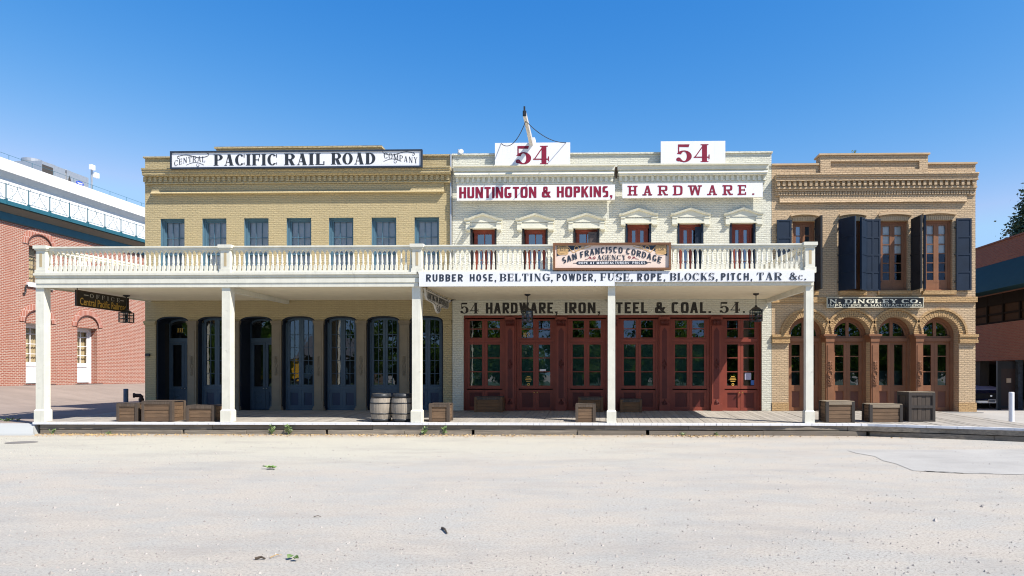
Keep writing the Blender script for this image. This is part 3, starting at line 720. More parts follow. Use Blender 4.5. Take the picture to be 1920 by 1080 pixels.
# ================================================================== ivory brick building (middle)
x0, x1 = WX(848) + .005, WX(1446.5)
hb = thing('brick_building', 'ivory painted brick building with maroon shopfront and two raised number boards', 'building', (x0, 0, 0))
zt = WZ(1150, 289.5); zz = lambda py, px=1150: WZ(px, py)
UPH = [(882, 931, 428.5, 871, 942), (979, 1027, 428.5, 967, 1040), (1075, 1124, 428, 1063, 1136), (1172.5, 1221, 419, 1161, 1234), (1270, 1319, 418.5, 1257, 1332), (1368, 1417, 418, 1357, 1430)]
sx0, sx1 = WX(869), WX(1428.5); zs1 = zz(590.5)
ops = [(WX(a), WX(b), zfl + .1, WZ(a, py)) for a, b, py, c, d in UPH] + [(sx0, sx1, zb, zs1)]
g = MB(); g.wall(x0, x1, -.1, zt, 0, .36, ops); shell(g, x0, x1, zt - .05, zt - .8)
g.box(x0, x1, .004, .36, zt - .6, zt)
obj('wall', g, M['wht'], hb)
g = MB(); g.box(x0, x1 + .03, -.05, .42, zt, zt + .05); g.box(x0 + .0, x1 + .01, -.03, .02, zz(314), zz(311.5)); obj('parapet_coping', g, M['wht'], hb)
for xa, xb, e in ((WX(853), WX(1152.5), 0), (WX(1158), WX(1438), 0)):
    g = MB(); zq = lambda py: WZ((853 + 1152) / 2 if xa < WX(1150) else 1300, py)
    dy = 1.0 if xa < WX(1150) else -1.5
    cornice(g, xa, xb, [(zq(314.5 + dy), zq(312 + dy), .26), (zq(322 + dy), zq(314.5 + dy), .20)], (.3, .3))
    g.hexa([(xa + .02, -.21, zq(329 + dy)), (xb - .02, -.21, zq(329 + dy)), (xb - .02, .03, zq(329 + dy)), (xa + .02, .03, zq(329 + dy))], [(xa + .02, -.15, zq(322 + dy)), (xb - .02, -.15, zq(322 + dy)), (xb - .02, .03, zq(322 + dy)), (xa + .02, .03, zq(322 + dy))])
    g.box(xa + .03, xb - .03, -.18, .03, zq(332 + dy), zq(329 + dy)); g.box(xa + .05, xb - .05, -.05, .03, zq(343 + dy), zq(332 + dy))
    dentils(g, xa + .05, xb - .05, zq(341.5 + dy), zq(332.3 + dy), .105, .172, .085); g.box(xa + .07, xb - .07, -.07, .03, zq(346 + dy), zq(343 + dy))
    obj('cornice', g, M['whttrim'], hb)
g = MB(); g.box(WX(1153.5), WX(1157), -.06, .03, zz(334), zz(314)); obj('gap_flashing', g, plain('brown_flashing', (.08, .05, .03), .8), hb)
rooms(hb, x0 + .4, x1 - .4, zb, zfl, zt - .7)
for i, (a, b, py, ha, hbx) in enumerate(UPH):
    xl, xr, zh = WX(a), WX(b), WZ(a, py); q = lambda d: WZ(a, py + d)
    hl, hr = WX(ha), WX(hbx); hc = (hl + hr) / 2
    g = MB()
    prof = lambda dz: [(hl, q(-17.5) + dz), (hl + .12, q(-18) + dz), (hc - .22, q(-23.6) + dz), (hc, q(-27.5) + dz), (hc + .22, q(-23.6) + dz), (hr - .12, q(-18) + dz), (hr, q(-17.5) + dz)]
    top = prof(0); bot = prof(-.055)
    for k in range(6):
        A, B, C, D = bot[k], bot[k + 1], top[k + 1], top[k]
        g.hexa([(A[0], -.10, A[1]), (B[0], -.10, B[1]), (B[0], .03, B[1]), (A[0], .03, A[1])], [(D[0], -.12, D[1]), (C[0], -.12, C[1]), (C[0], .03, C[1]), (D[0], .03, D[1])])
    for k in range(6):   # field under the gable
        A, B = bot[k], bot[k + 1]
        g.poly([(A[0], -.045, q(-11)), (B[0], -.045, q(-11)), (B[0], -.045, B[1]), (A[0], -.045, A[1])])
    g.box(hl + .05, xl + .0, -.065, .03, q(1.5), q(-11)); g.box(xr, hr - .05, -.065, .03, q(1.5), q(-11))
    for m0, m1 in ((hl + .02, xl), (xr, hr - .02)):
        g.box(m0 + .03, m1, -.085, .03, q(-10.6), q(-9)); g.box(m0 + .03, m1, -.10, .03, q(1.5), q(3.4)); g.box(m0 + .05, m1, -.075, .03, q(3.4), q(5))
    g.box(xl, xr, -.03, .03, q(-.0) + .02, q(-10.5)); g.box(xl - .02, xr + .02, -.07, .03, q(-1.2) + .02, q(.6))
    obj('window_hood', g, M['whttrim'], hb)
    f, p, s_ = MB(), MB(), MB(); y = .22
    ft = .06; z0 = zfl + .12
    f.box(xl + .09, xl + .15, y - .03, y + .1, z0, zh - .002); f.box(xr - .15, xr - .09, y - .03, y + .1, z0, zh - .002); f.box(xl + .002, xr - .002, y - .026, y + .096, zh - .10, zh - .003)
    xm = (xl + xr) / 2
    if i < 3:
        leaf_grid(f, p, xl + .15, xr - .15, zh - .52, zh - .1, y, [], 2, .04, .03, .05, .04, .05); f.box(xl + .15, xr - .15, y - .01, y + .06, zh - .60, zh - .522)
        z1_ = zh - .602
    else: z1_ = zh - .1
    for la, lb in ((xl + .15, xm - .002), (xm + .002, xr - .15)):
        leaf_grid(f, p, la, lb, z0 + .35, z1_, y + .01, [z1_ - .07 - (z1_ - z0 - .4) * k / 3 for k in (1, 2)], 1, .075, .022, .05, .07, .07); f.box(la + .001, lb - .001, y + .012, y + .055, z0, z0 + .348)
    w = obj('window', f, M['maroon'], hb); obj('pane', p, M['skyglass'], w)
    for m in (0, 1):     # folded shutters in the reveals
        s_ = MB(); xx = xl + .012 if m == 0 else xr - .062
        s_.box(xx, xx + .05, -.02 if m == 0 else .0, y - .04, z0, zh - .02); s_.box(xx + (.05 if m == 0 else -.008), xx + (.058 if m == 0 else .0), .03, y - .08, z0 + .2, zh - .2)
        obj('shutter', s_, M['shut'] if i > 2 else M['shutin'], w)
    if i in (2, 4):
        s_ = MB(); s_.box(xr - .36 if i == 2 else xr - .26, xr - .07, .06, .10, z0, zh - .11); s_.box(xr - .32 if i == 2 else xr - .22, xr - .11, .05, .06, z0 + .3, zh - .2); o = obj('shutter', s_, M['shut'] if i == 4 else plain('grey_brown_shutter', (.06, .045, .042), .5), w)
# maroon shopfront
YS = .16; zq = lambda py: WZ(1150, py, YS)
BAY = [(871, 947, 0), (968, 1041, 1), (1064, 1136, 0), (1160, 1234, 0), (1256, 1330, 0), (1354, 1425, 1)]
g = MB(); g.box(sx0 + .003, sx1 - .003, .05, .3, zq(596), zs1 - .003)
g.box(sx0 + .003, WX(872, YS), .08, .3, zb, zq(596)); g.box(WX(1424.5, YS), sx1 - .003, .08, .3, zb, zq(596)); obj('shopfront_frame', g, M['maroon'], hb)
ztr, zl1, zl0, zp1, zp0 = zq(598), zq(641), zq(729), zq(731), zq(768)
for i, (a, b, door) in enumerate(BAY):
    xl, xr = WX(a, YS), WX(b, YS); xm = (xl + xr) / 2; f, p, q = MB(), MB(), MB(); y = YS + (.05 if door else .0)
    f.box(xl, xl + .08, y - .03, y + .12, zb, ztr); f.box(xr - .08, xr, y - .03, y + .12, zb, ztr)
    f.box(xl + .08, xr - .08, y - .04, y + .1, zl1, zq(636)); f.box(xl + .08, xr - .08, y - .02, y + .1, zb, zp0 if not door else zb + .02)
    for la, lb in ((xl + .08, xm - .002), (xm + .002, xr - .08)):
        leaf_grid(f, p, la, lb, zq(636) + .002, ztr, y, [zq(616.5)], 1, .085, .03, .06, .05, .05)
        if not door:
            leaf_grid(f, p, la, lb, zl0, zl1 - .002, y, [zq(671), zq(697)], 1, .085, .03, .06, .08, .10); panelled(f, q, la, lb, zp0 + .002, zp1 - .002, y, .075)
    w = obj('door' if door else 'window', f, M['maroon'], hb); obj('pane', p, M['glass'], w)
    if not door: obj('panel', q, M['maroon2'], w)
    else:
        for la, lb in ((xl + .08, xm - .003), (xm + .003, xr - .08)):
            f2, p2, q2 = MB(), MB(), MB()
            leaf_grid(f2, p2, la, lb, zl0, zl1 - .002, y + .015, [zq(671), zq(697)], 1, .085, .03, .06, .08, .10); panelled(f2, q2, la, lb, zb + .022, zp1 - .002, y + .015, .085)
            obj('door_leaf', f2, M['maroon'], w); obj('pane', p2, M['glass'], w); obj('door_panel', q2, M['maroon2'], w)
        h = MB(); knob(h, xm - .05, y - .03, zq(737)); knob(h, xm + .05, y - .03, zq(737)); obj('handle', h, plain('brass', (.5, .33, .1), .3, .9), w)
        t_ = MB(); fn = facing(y + .045)
        for k, ww in enumerate((.10, .16, .2, .13)):
            stroke(t_, [(xm - .24 - ww / 2, zq(706 + k * 3)), (xm - .24 + ww / 2, zq(706 + k * 3))], .022, fn, .002)
        stroke(t_, curl((xm - .24, zq(721)), .035, .03, 0, 360, 10), .02, fn, .002); obj('gilt_notice', t_, M['gold'], w)
        t_ = MB(); fn = facing(y + .045)
        if i == 1:
            t_.poly([fn(xm + .12, zq(696), .003), fn(xm + .32, zq(696), .003), fn(xm + .32, zq(692), .003), fn(xm + .12, zq(692), .003)]); obj('paper_notice', t_, M['white'], w)
            t_ = MB(); text(t_, '113', xl + .22, xl + .42, zq(630.5), zq(623), facing(y + .035), 'fat'); obj('house_number', t_, M['gold'], w)
        else:
            t_.poly([fn(xm + .14, zq(712), .003), fn(xm + .34, zq(712), .003), fn(xm + .34, zq(699), .003), fn(xm + .14, zq(699), .003)]); obj('paper_notice', t_, plain('lilac_paper', (.42, .40, .52), .7), w)
            t_ = MB(); t_.poly([fn(xm + .33, zq(722), .003), fn(xm + .48, zq(722), .003), fn(xm + .48, zq(713), .003), fn(xm + .33, zq(713), .003)]); obj('blue_notice', t_, plain('blue_card', (.04, .13, .4), .6), w)
    if i != 5:
        q = MB(); q.poly([(xl + .1, y + .085, zl0), (xr - .1, y + .085, zl0), (xr - .1, y + .085, zl1), (xl + .1, y + .085, zl1)]); obj('blind', q, M['teal'], w)
for a, b in ((947, 968), (1041, 1064), (1136, 1160), (1234, 1256), (1330, 1354)):
    xl, xr = WX(a, YS), WX(b, YS); xm = (xl + xr) / 2; hw = (xr - xl) / 2; g = MB(); d = MB()
    g.box(xl + .002, xr - .002, .06, .3, zb, ztr + .02); g.box(xm - hw * .72, xm + hw * .72, .0, .06, zb + .26, zq(612)); g.box(xm - hw * .88, xm + hw * .88, -.04, .06, zb, zb + .22); g.box(xm - hw * .8, xm + hw * .8, -.02, .06, zb + .22, zb + .26)
    g.box(xm - hw * .9, xm + hw * .9, -.05, .06, zq(601), zq(595)); g.box(xm - hw * .78, xm + hw * .78, -.03, .06, zq(612), zq(601))
    pl = obj('pilaster', g, M['maroon'], hb)
    w_ = hw * .42
    d.prism([(xm - w_, zb + .42), (xm + w_, zb + .42), (xm + w_, zq(622)), (xm + w_ * .5, zq(618)), (xm, zq(615)), (xm - w_ * .5, zq(618)), (xm - w_, zq(622))], lambda u, v, dd: (u, dd, v), -.008, .0)
    obj('sunk_panel', d, M['maroon2'], pl)
    g = MB()
    for k in range(7): g.tube([(xm - hw * .6 + hw * .2 * k, -.05 - .02 * (k % 2), zq(611)), (xm - hw * .62 + hw * .205 * k, -.085, zq(605)), (xm - hw * .66 + hw * .22 * k, -.1, zq(601))], .022, 6)
    obj('capital', g, M['maroon2'], pl, True)
    for zc in (zq(683), zq(757)):
        g = MB()
        for rr in (.07, .04): g.tube([(xm + rr * cos(t), -.015, zc + rr * 1.3 * sin(t)) for t in [2 * pi * k / 12 for k in range(13)]], .014, 6)
        g.tube([(xm, -.015, zc - .15), (xm, -.02, zc + .15)], .018, 6)
        obj('rosette', g, M['maroon2'], pl, True)
# painted name over the shopfront
t_ = MB(); fn = facing(0); b0, b1 = zz(587.5), zz(567)
for s_, a, b, st in (('54', 863, 897, 'fat'), ('HARDWARE,', 911, 1046, 'goth'), ('IRON,', 1059, 1126, 'goth'), ('STEEL', 1139.5, 1214, 'goth'), ('&', 1228, 1247, 'goth'), ('COAL.', 1259, 1334, 'goth'), ('54', 1349, 1387, 'fat'), ('.', 1393, 1397, 'goth')):
    text(t_, s_, WX(a), WX(b), b0, b1, fn, st)
obj('painted_lettering', t_, plain('black_wall_lettering', (.02, .017, .014), .7), hb)

# ================================================================== ochre brick building (right)
x0, x1 = WX(1447), WX(1829)
ob = thing('brick_building', 'ochre brick building with four round arches below and tall shuttered windows above', 'building', (x0, 0, 0))
zz = lambda py, px=1640: WZ(px, py); zt = zz(309); zb2 = deckz(0) - .03
UPO = [(1486, 1529, 414), (1577, 1619, 414), (1650, 1703, 414), (1733, 1786, 413)]
ARC = [(1478.5, 1547), (1561.5, 1631), (1645.5, 1715), (1728, 1798)]
zsill = zz(545); zspr = zz(628)
ops = [(WX(a), WX(b), zsill, zz(py)) for a, b, py in UPO]
for a, b in ARC: ops.append((WX(a), WX(b), zb2, zspr + (WX(b) - WX(a)) / 2))
g = MB(); g.wall(x0, x1, -.1, zt, 0, .36, ops); shell(g, x0, x1, zt - .05, zt - .8); g.box(x0, x1, .004, .36, zt - .6, zt)
for a, b in ARC:
    hw = (WX(b) - WX(a)) / 2; g.archfill((WX(a) + WX(b)) / 2, hw, zspr, hw, zspr + hw, -.0001, .36)
obj('wall', g, M['brn'], ob)
xa, xb = WX(1537), WX(1738); ztr2 = zz(292)
g = MB(); g.wall(xa, xb, zt + .0, ztr2, -.06, -.0, [(WX(1556), WX(1722), zz(317), zz(305.5))]) if False else None
g.box(xa, xb, -.07, .36, zz(303.5), ztr2); g.box(xa, xb, -.07, .36, zz(327), zz(318.5)); g.box(xa, WX(1556), -.07, .36, zz(318.5), zz(303.5)); g.box(WX(1722), xb, -.07, .36, zz(318.5), zz(303.5)); g.box(WX(1556), WX(1722), -.004, .36, zz(318.5), zz(303.5))
obj('raised_parapet', g, M['brn'], ob)
g = MB(); g.box(xa - .05, xb + .05, -.12, .42, ztr2, ztr2 + .05); g.box(x0, xa - .0, -.05, .42, zt, zt + .05); g.box(xb + .0, x1 + .04, -.05, .42, zt, zt + .05); obj('parapet_coping', g, M['brntrim'], ob)
xa, xb = WX(1453), x1 - .02
g = MB(); cornice(g, xa, xb, [(zz(330.5), zz(328), .25), (zz(334), zz(330.5), .22), (zz(339.5), zz(334), .19), (zz(341.5), zz(339.5), .21), (zz(352), zz(341.5), .10), (zz(355), zz(352), .14), (zz(359), zz(355), .09), (zz(367), zz(359), .05)], (.5, .25))
dentils(g, xa + .03, xb - .08, zz(350), zz(341.8), .18, .172, .085); dentils(g, xa + .08, xb - .14, zz(366), zz(360), .08, .085, .05)
xa2, xb2 = WX(1461), WX(1811)
g.box(xa2, xb2, -.05, .03, zz(374), zz(367)); g.hexa([(xa2, -.085, zz(380)), (xb2, -.085, zz(380)), (xb2, .03, zz(380)), (xa2, .03, zz(380))], [(xa2, -.06, zz(374)), (xb2, -.06, zz(374)), (xb2, .03, zz(374)), (xa2, .03, zz(374))])
obj('cornice', g, M['brn'], ob)
g = MB(); e_ = x1 + .03
for a, b in ((x0, WX(1486)), (WX(1619), WX(1650)), (WX(1703), e_), ): pass
g.box(x0 + .003, e_, -.07, .03, zz(567), zz(557)); obj('belt_course', g, M['ochre'], ob)
for a, b in ((x0 + .003, WX(1479)), (WX(1797.5), x1 + .03)):
    g = MB(); g.box(a - .0, b + .03, -.09, .03, zz(632), zz(627)); g.box(a, b + .01, -.06, .03, zz(638), zz(632)); g.box(a, b + .02, -.08, .03, zz(643), zz(638)); obj('pier_capital', g, M['ochre'], ob)
    g = MB(); g.box(a, b - .03 * (a < 0), -.02, .03, zb2, zz(755)); obj('pier_base', g, M['ochre'], ob)
g = MB(); g.box(WX(1745), x1 + .15, -.18, .03, .25, DB - .02); obj('plinth', g, M['conc2'], ob)
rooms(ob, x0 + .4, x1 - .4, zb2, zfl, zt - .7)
for a, b in ARC:      # voussoirs
    hw = (WX(b) - WX(a)) / 2; xc = (WX(a) + WX(b)) / 2; g = MB(); n = 30
    for k in range(n):
        t0, t1 = pi * k / n + .009, pi * (k + 1) / n - .009; ri, ro = hw + .001, hw + .195
        A = [(xc + r * cos(t), zspr + r * sin(t)) for r, t in ((ri, t0), (ro, t0), (ro, t1), (ri, t1))]
        g.prism(A, lambda u, v, d: (u, d, v), .03, -.018 - .006 * (k % 2))
    g.archring(xc, zspr, hw + .262, hw + .262, hw + .197, hw + .197, -.055, .03)
    obj('arch', g, M['ochre'], ob)
for b, a in zip([c[1] for c in ARC], [c[0] for c in ARC][1:]):
    xl, xr = WX(b), WX(a); xm = (xl + xr) / 2; hw = (xr - xl) / 2 + .02; g = MB()
    g.box(xm - hw * .85, xm + hw * .85, -.1, .3, zb2 + .2, zz(641)); g.box(xm - hw, xm + hw, -.13, .3, zb2, zb2 + .2); g.box(xm - hw - .06, xm + hw + .06, -.16, .3, zz(630), zz(627)); g.box(xm - hw - .03, xm + hw + .03, -.14, .3, zz(633), zz(630)); g.box(xm - hw * .95, xm + hw * .95, -.12, .3, zz(641), zz(633))
    g.box(xm - hw * .55, xm + hw * .55, -.115, -.09, zb2 + .3, zz(647))
    p = obj('pilaster', g, M['umber'], ob); ornament(p, xm, -.13, zz(700), .95, 'umber')
for i, (a, b) in enumerate(ARC):
    xl, xr = WX(a), WX(b); hw = (xr - xl) / 2; xc = (xl + xr) / 2; f, p, q = MB(), MB(), MB(); y = .36
    zd = zspr - .12
    f.archring(xc, zspr, hw - .001, hw - .001, hw - .1, hw - .1, y - .04, y + .1)
    f.box(xl + .002, xl + .10, y - .04, y + .1, zb2, zspr); f.box(xr - .10, xr - .002, y - .04, y + .1, zb2, zspr)
    f.box(xl + .1, xr - .1, y - .06, y + .1, zd - .07, zd + .04); f.box(xc - .05, xc + .05, y, y + .06, zd + .04, zspr + hw - .05); f.box(xl + .1, xr - .1, y + .003, y + .057, zd + .04, zd + .10)
    f.archring(xc, zspr, hw - .10, hw - .10, hw - .16, hw - .16, y + .01, y + .05)
    p.poly([(xl, y + .04, zd), (xr, y + .04, zd), (xr, y + .04, zspr + hw), (xl, y + .04, zspr + hw)])
    w = obj('door', f, M['umber'], ob); obj('pane', p, M['glass'], w)
    zk = WZ(1640, 727, y); rows = [WZ(1640, 668, y), WZ(1640, 697, y)] if i != 2 else []
    for la, lb in ((xl + .1, xc - .003), (xc + .003, xr - .1)):
        f2, p2, q2 = MB(), MB(), MB(); leaf_grid(f2, p2, la, lb, zk, zd - .07, y + .02, rows, 1, .10, .028, .05, .10, .08); panelled(f2, q2, la, lb, zb2 + .02, zk - .002, y + .02, .10)
        obj('door_leaf', f2, M['umber'], w); obj('pane', p2, M['glass'], w); obj('door_panel', q2, M['umber2'], w)
    q = MB(); q.poly([(xl, y + .3, zk - .2), (xr, y + .3, zk - .2), (xr, y + .3, zk + .55), (xl, y + .3, zk + .55)]); obj('blind', q, plain('blue_grey_board', (.07, .13, .16), .8), w)
SH = zz(413) - zsill
def shutter(parent, hx, ang, w, z0, z1, mat, cols=1, side=1):
    """hinged at hx on the wall; ang 0 = flat on the wall to the right, 90 = straight out, 180 = flat to the left"""
    g = MB(); c, s = cos(radians(ang)), sin(radians(ang)); t = .035
    def fn(u, v, d): return (hx + u * c + d * s, -.055 - u * s + d * c, v)      # d: thickness, away from the wall side
    def bar(u0, u1, v0, v1, d0, d1): g.prism([(u0, v0), (u1, v0), (u1, v1), (u0, v1)], fn, d0, d1)
    bar(0, w, z0, z1, -t / 2, t / 2)
    hh = (z1 - z0) / 4
    for sd in (1, -1):
        d0, d1 = sd * t / 2, sd * (t / 2 + .012)
        for k in range(cols + 1):
            u = (w - .05) * k / cols; bar(u, u + .05, z0, z1, d0, d1)
        for k in range(5):
            v = z0 + (z1 - z0 - .05) * k / 4
            for j in range(cols):
                ua = (w - .05) * j / cols + .05; ub = (w - .05) * (j + 1) / cols; bar(ua, ub, v, v + .05, d0, d1 * .98)
    o = obj('shutter', g, mat, parent)
    h = MB()
    for v in (z0 + .25 * (z1 - z0) * .5, z1 - .25 * (z1 - z0) * .5, (z0 + z1) / 2): h.box(hx - .03, hx + .03, -.075, .02, v - .02, v + .02)
    obj('hinge', h, M['iron'], o); return o
for i, (a, b, py) in enumerate(UPO):
    xl, xr, zh = WX(a), WX(b), zz(py); f, p = MB(), MB(); y = .15; xm = (xl + xr) / 2
    f.box(xl + .002, xl + .07, y - .03, y + .1, zsill, zh - .002); f.box(xr - .07, xr - .002, y - .03, y + .1, zsill, zh - .002); f.box(xl + .07, xr - .07, y - .026, y + .096, zh - .07, zh - .003); f.box(xl + .07, xr - .07, y - .026, y + .096, zsill + .001, zsill + .06)
    for la, lb in ((xl + .07, xm - .002), (xm + .002, xr - .07)):
        hh = zh - .07 - zsill - .3; leaf_grid(f, p, la, lb, zsill + .28, zh - .07, y, [zh - .14 - hh * k / 6 * .96 for k in range(1, 6)], 1, .075, .028, .05, .07, .07); f.box(la + .001, lb - .001, y + .003, y + .05, zsill + .061, zsill + .279)
    w = obj('window', f, M['umber'], ob); obj('pane', p, M['pale'] if i else M['skyglass'], w)
    if i >= 1:
        q = MB(); q.poly([(xl, y + .075, zh - 1.02), (xr, y + .075, zh - 1.02), (xr, y + .075, zh), (xl, y + .075, zh)]); obj('blind', q, M['blind'], w)
    g = MB(); ha, hb_ = xl - .07, xr + .09; n = 14     # flat brick arch and its drip course
    for k in range(n):
        u0 = xl + (xr - xl) * k / n; u1 = xl + (xr - xl) * (k + 1) / n - .008; g.box(u0, u1, -.018, .03, zh + .001, zh + .13)
    for k in range(12):
        t0, t1 = k / 12, (k + 1) / 12; fz = lambda t: zh + .135 + .055 * (1 - (2 * t - 1) ** 2)
        u0, u1 = ha + (hb_ - ha) * t0, ha + (hb_ - ha) * t1
        g.hexa([(u0, -.10, fz(t0)), (u1, -.10, fz(t1)), (u1, .03, fz(t1)), (u0, .03, fz(t0))], [(u0, -.10, fz(t0) + .06), (u1, -.10, fz(t1) + .06), (u1, .03, fz(t1) + .06), (u0, .03, fz(t0) + .06)])
    obj('window_hood', g, M['brntrim'], w)
    g = MB(); g.box(xl - .08, xr + .08, -.09, .03, zsill - .13, zsill - .01); obj('sill', g, M['ochre'], w)
    z1s = zh + .03
    SHL = {0: [(WX(1483), 178, .46, 'shut', 1), (WX(1528), 91, .62, 'shutin', 1)], 1: [(WX(1572), 60, .62, 'shut', 1), (WX(1624), 133, .46, 'shut', 1)],
           2: [(WX(1649), 177, .48, 'shut', 2), (WX(1708), 88, .60, 'shutin', 1)], 3: [(WX(1731), 113, .55, 'shut', 2), (WX(1791), 2, .46, 'shut', 1)]}[i]
    for hx, an, ww, mt, cc in SHL: shutter(w, hx, an, ww, zsill - .01, z1s, M[mt], cc)

# ================================================================== verandas
VZ0, VZ1 = 3.95, 4.25       # ceiling and floor of the balcony
bal = MB(); hB = .555
bal.box(-.036, .036, -.036, .036, 0, .14)
bal.lathe([(.03, .14), (.036, .15), (.036, .165), (.022, .18), (.03, .20), (.034, .235), (.03, .27), (.018, .45), (.016, .47), (.026, .48), (.026, .49), (.018, .50)], seg=8)
bal.box(-.034, .034, -.034, .034, .50, hB)
balm = bpy.data.meshes.new('baluster'); balm.from_pydata(bal.v, [], bal.f); balm.materials.append(M['cream'])
ZB0 = 4.38
def balustrade(parent, p, q, skip=None, pitch=.127):
    """rails between two points, balusters as sub-parts"""
    p, q = Vector((*p, 0)), Vector((*q, 0)); d = (q - p); L = d.length; d.normalize(); nn = Vector((-d.y, d.x, 0)); g = MB()
    def bar(z0, z1, w):
        a, b = p + nn * w, p - nn * w; c, e = q - nn * w, q + nn * w
        g.hexa([(*a.xy, z0), (*b.xy, z0), (*c.xy, z0), (*e.xy, z0)], [(*a.xy, z1), (*b.xy, z1), (*c.xy, z1), (*e.xy, z1)])
    bar(ZB0 + hB, ZB0 + hB + .07, .055); bar(ZB0 + hB + .07, ZB0 + hB + .105, .085); bar(ZB0 + hB - .02, ZB0 + hB, .035); bar(ZB0 - .05, ZB0, .06)
    r = obj('balustrade', g, M['cream'], parent); base = Vector(parent['base']); n = max(1, int(L / pitch))
    for k in range(n):
        pos = p + d * (L * (k + .5) / n)
        if skip and skip[0] < pos.x < skip[1] : continue
        o = bpy.data.objects.new('baluster', balm); COL.objects.link(o); o.parent = r
        o.location = Vector((pos.x, pos.y, ZB0)) - base
    return r
def newel(parent, x, y, sunk=True):
    g = MB(); w = .125; g.box(x - w, x + w, y - w, y + w, VZ1 + .06, ZB0 + hB - .0); g.box(x - w - .03, x + w + .03, y - w - .03, y + w + .03, ZB0 + hB + .0, ZB0 + hB + .04); g.box(x - w - .055, x + w + .055, y - w - .055, y + w + .055, ZB0 + hB + .04, ZB0 + hB + .125)
    g.box(x - w - .025, x + w + .025, y - w - .025, y + w + .025, VZ1 + .02, VZ1 + .16)
    o = obj('pedestal', g, M['cream'], parent)
    if sunk:
        g = MB(); g.box(x - .035, x + .035, y - w - .004, y, VZ1 + .24, ZB0 + hB - .08); obj('pedestal_panel', g, plain('ochre_panel_paint', (.42, .33, .19), .6), o)
def post(parent, px, w):
    x = WX(px, FY + .14); y = FY + .14; h = w / 2; zf = deckz(y)
    g = MB(); g.box(x - h, x + h, y - h, y + h, zf + .0, VZ0); o = obj('post', g, M['cream'], parent)
    g = MB(); k = h + .028; g.box(x - k, x + k, y - k, y + k, zf + .004, zf + .30); g.hexa([(x - k, y - k, zf + .30), (x + k, y - k, zf + .30), (x + k, y + k, zf + .30), (x - k, y + k, zf + .30)], [(x - h - .003, y - h - .003, zf + .34), (x + h + .003, y - h - .003, zf + .34), (x + h + .003, y + h + .003, zf + .34), (x - h - .003, y + h + .003, zf + .34)])
    obj('post_base', g, M['cream'], o)
    return x
YN = FY + .12
def veranda(label, pl, pr, xbl, xbr, posts, left_end, right_end, pedl, wpost, skip=None, split=None):
    xl, xr = WX(pl, FY), WX(pr, FY)
    t = thing('veranda', label, 'veranda', (xl, FY, 0), 'timber verandas over the boardwalk')
    quad = lambda dx0, dx1, yf, z: [(xl + dx0, yf, z), (xr + dx1, yf, z), (xbr + dx1, -.01, z), (xbl + dx0, -.01, z)]
    g = MB(); g.hexa(quad(.02, -.02, FY + .06, VZ0 + .03), quad(.02, -.02, FY + .06, VZ1)); obj('balcony_floor', g, M['ceil'], t)
    for px in posts: post(t, px, wpost)
    # beams back to the wall
    for px in posts:
        x = WX(px, FY + .14); xq = x + (0 if not (left_end and px < 100) else .18) + (0 if not (right_end and px > 1500) else -.18)
        if left_end and px < 100: continue
        g = MB(); g.hexa([(x - .05, FY + .1, VZ0 - .13), (x + .05, FY + .1, VZ0 - .13), (xq + .05, -.012, VZ0 - .09), (xq - .05, -.012, VZ0 - .09)], [(x - .05, FY + .1, VZ0 + .028), (x + .05, FY + .1, VZ0 + .028), (xq + .05, -.012, VZ0 + .028), (xq - .05, -.012, VZ0 + .028)]); obj('tie_beam', g, M['cream'], t)
    g = MB()
    g.box(xl - .04, xr + (.04 if right_end else -.002), FY - .06, FY + .2, VZ1 + .004, VZ1 + .065); g.box(xl - .01, xr - .003, FY - .025, FY + .06, VZ1 - .06, VZ1 + .003)
    g.box(xl, xr - .004, FY + .01, FY + .06, VZ1 - .15, VZ1 - .061); g.box(xl - .005, xr - .004, FY - .03, FY + .06, VZ0 + .09, VZ1 - .10); g.box(xl + .005, xr - .004, FY - .012, FY + .06, VZ0 - .02, VZ0 + .089)
    for e, xb_, xf, sg in ((left_end, xbl, xl, -1), (right_end, xbr, xr, 1)):
        if e: g.hexa([(xf - .02 * (sg > 0), FY + .062, VZ0 - .015), (xf + .02 * (sg < 0) , FY + .062, VZ0 - .015), (xb_ + .02 * (sg < 0), -.012, VZ0 - .015), (xb_ - .02 * (sg > 0), -.012, VZ0 - .015)], [(xf - .02 * (sg > 0), FY + .062, VZ1 + .06), (xf + .02 * (sg < 0), FY + .062, VZ1 + .06), (xb_ + .02 * (sg < 0), -.012, VZ1 + .06), (xb_ - .02 * (sg > 0), -.012, VZ1 + .06)])
    obj('fascia', g, M['cream'], t)
    peds = [WX(p, YN) for p in pedl]
    for x in peds[(0 if left_end else 1):]: newel(t, x, YN)
    for a, b in zip(peds, peds[1:]): balustrade(t, (a + .13, YN), (b - .13, YN), skip)
    if left_end: balustrade(t, (peds[0] + .02, YN + .13), (xbl + .12, -.03))
    if right_end: balustrade(t, (peds[-1] - .02, YN + .13), (xbr - .12, -.03))
    return t, xl, xr
ver, vxl, vxm = veranda('cream timber veranda with plain fascia along the front of the tan building', 68, 784.5, WX(283), WX(848), [81, 428, 782.5], True, False, [83.5, 427, 784], .225)
ver2, _, vxr = veranda('cream timber veranda carrying a lettered fascia along the front of the ivory building', 785, 1526, WX(848), WX(1441), [1146.5, 1516], False, True, [786, 1147, 1516.5], .195, skip=(WX(1043, YN), WX(1252, YN)))
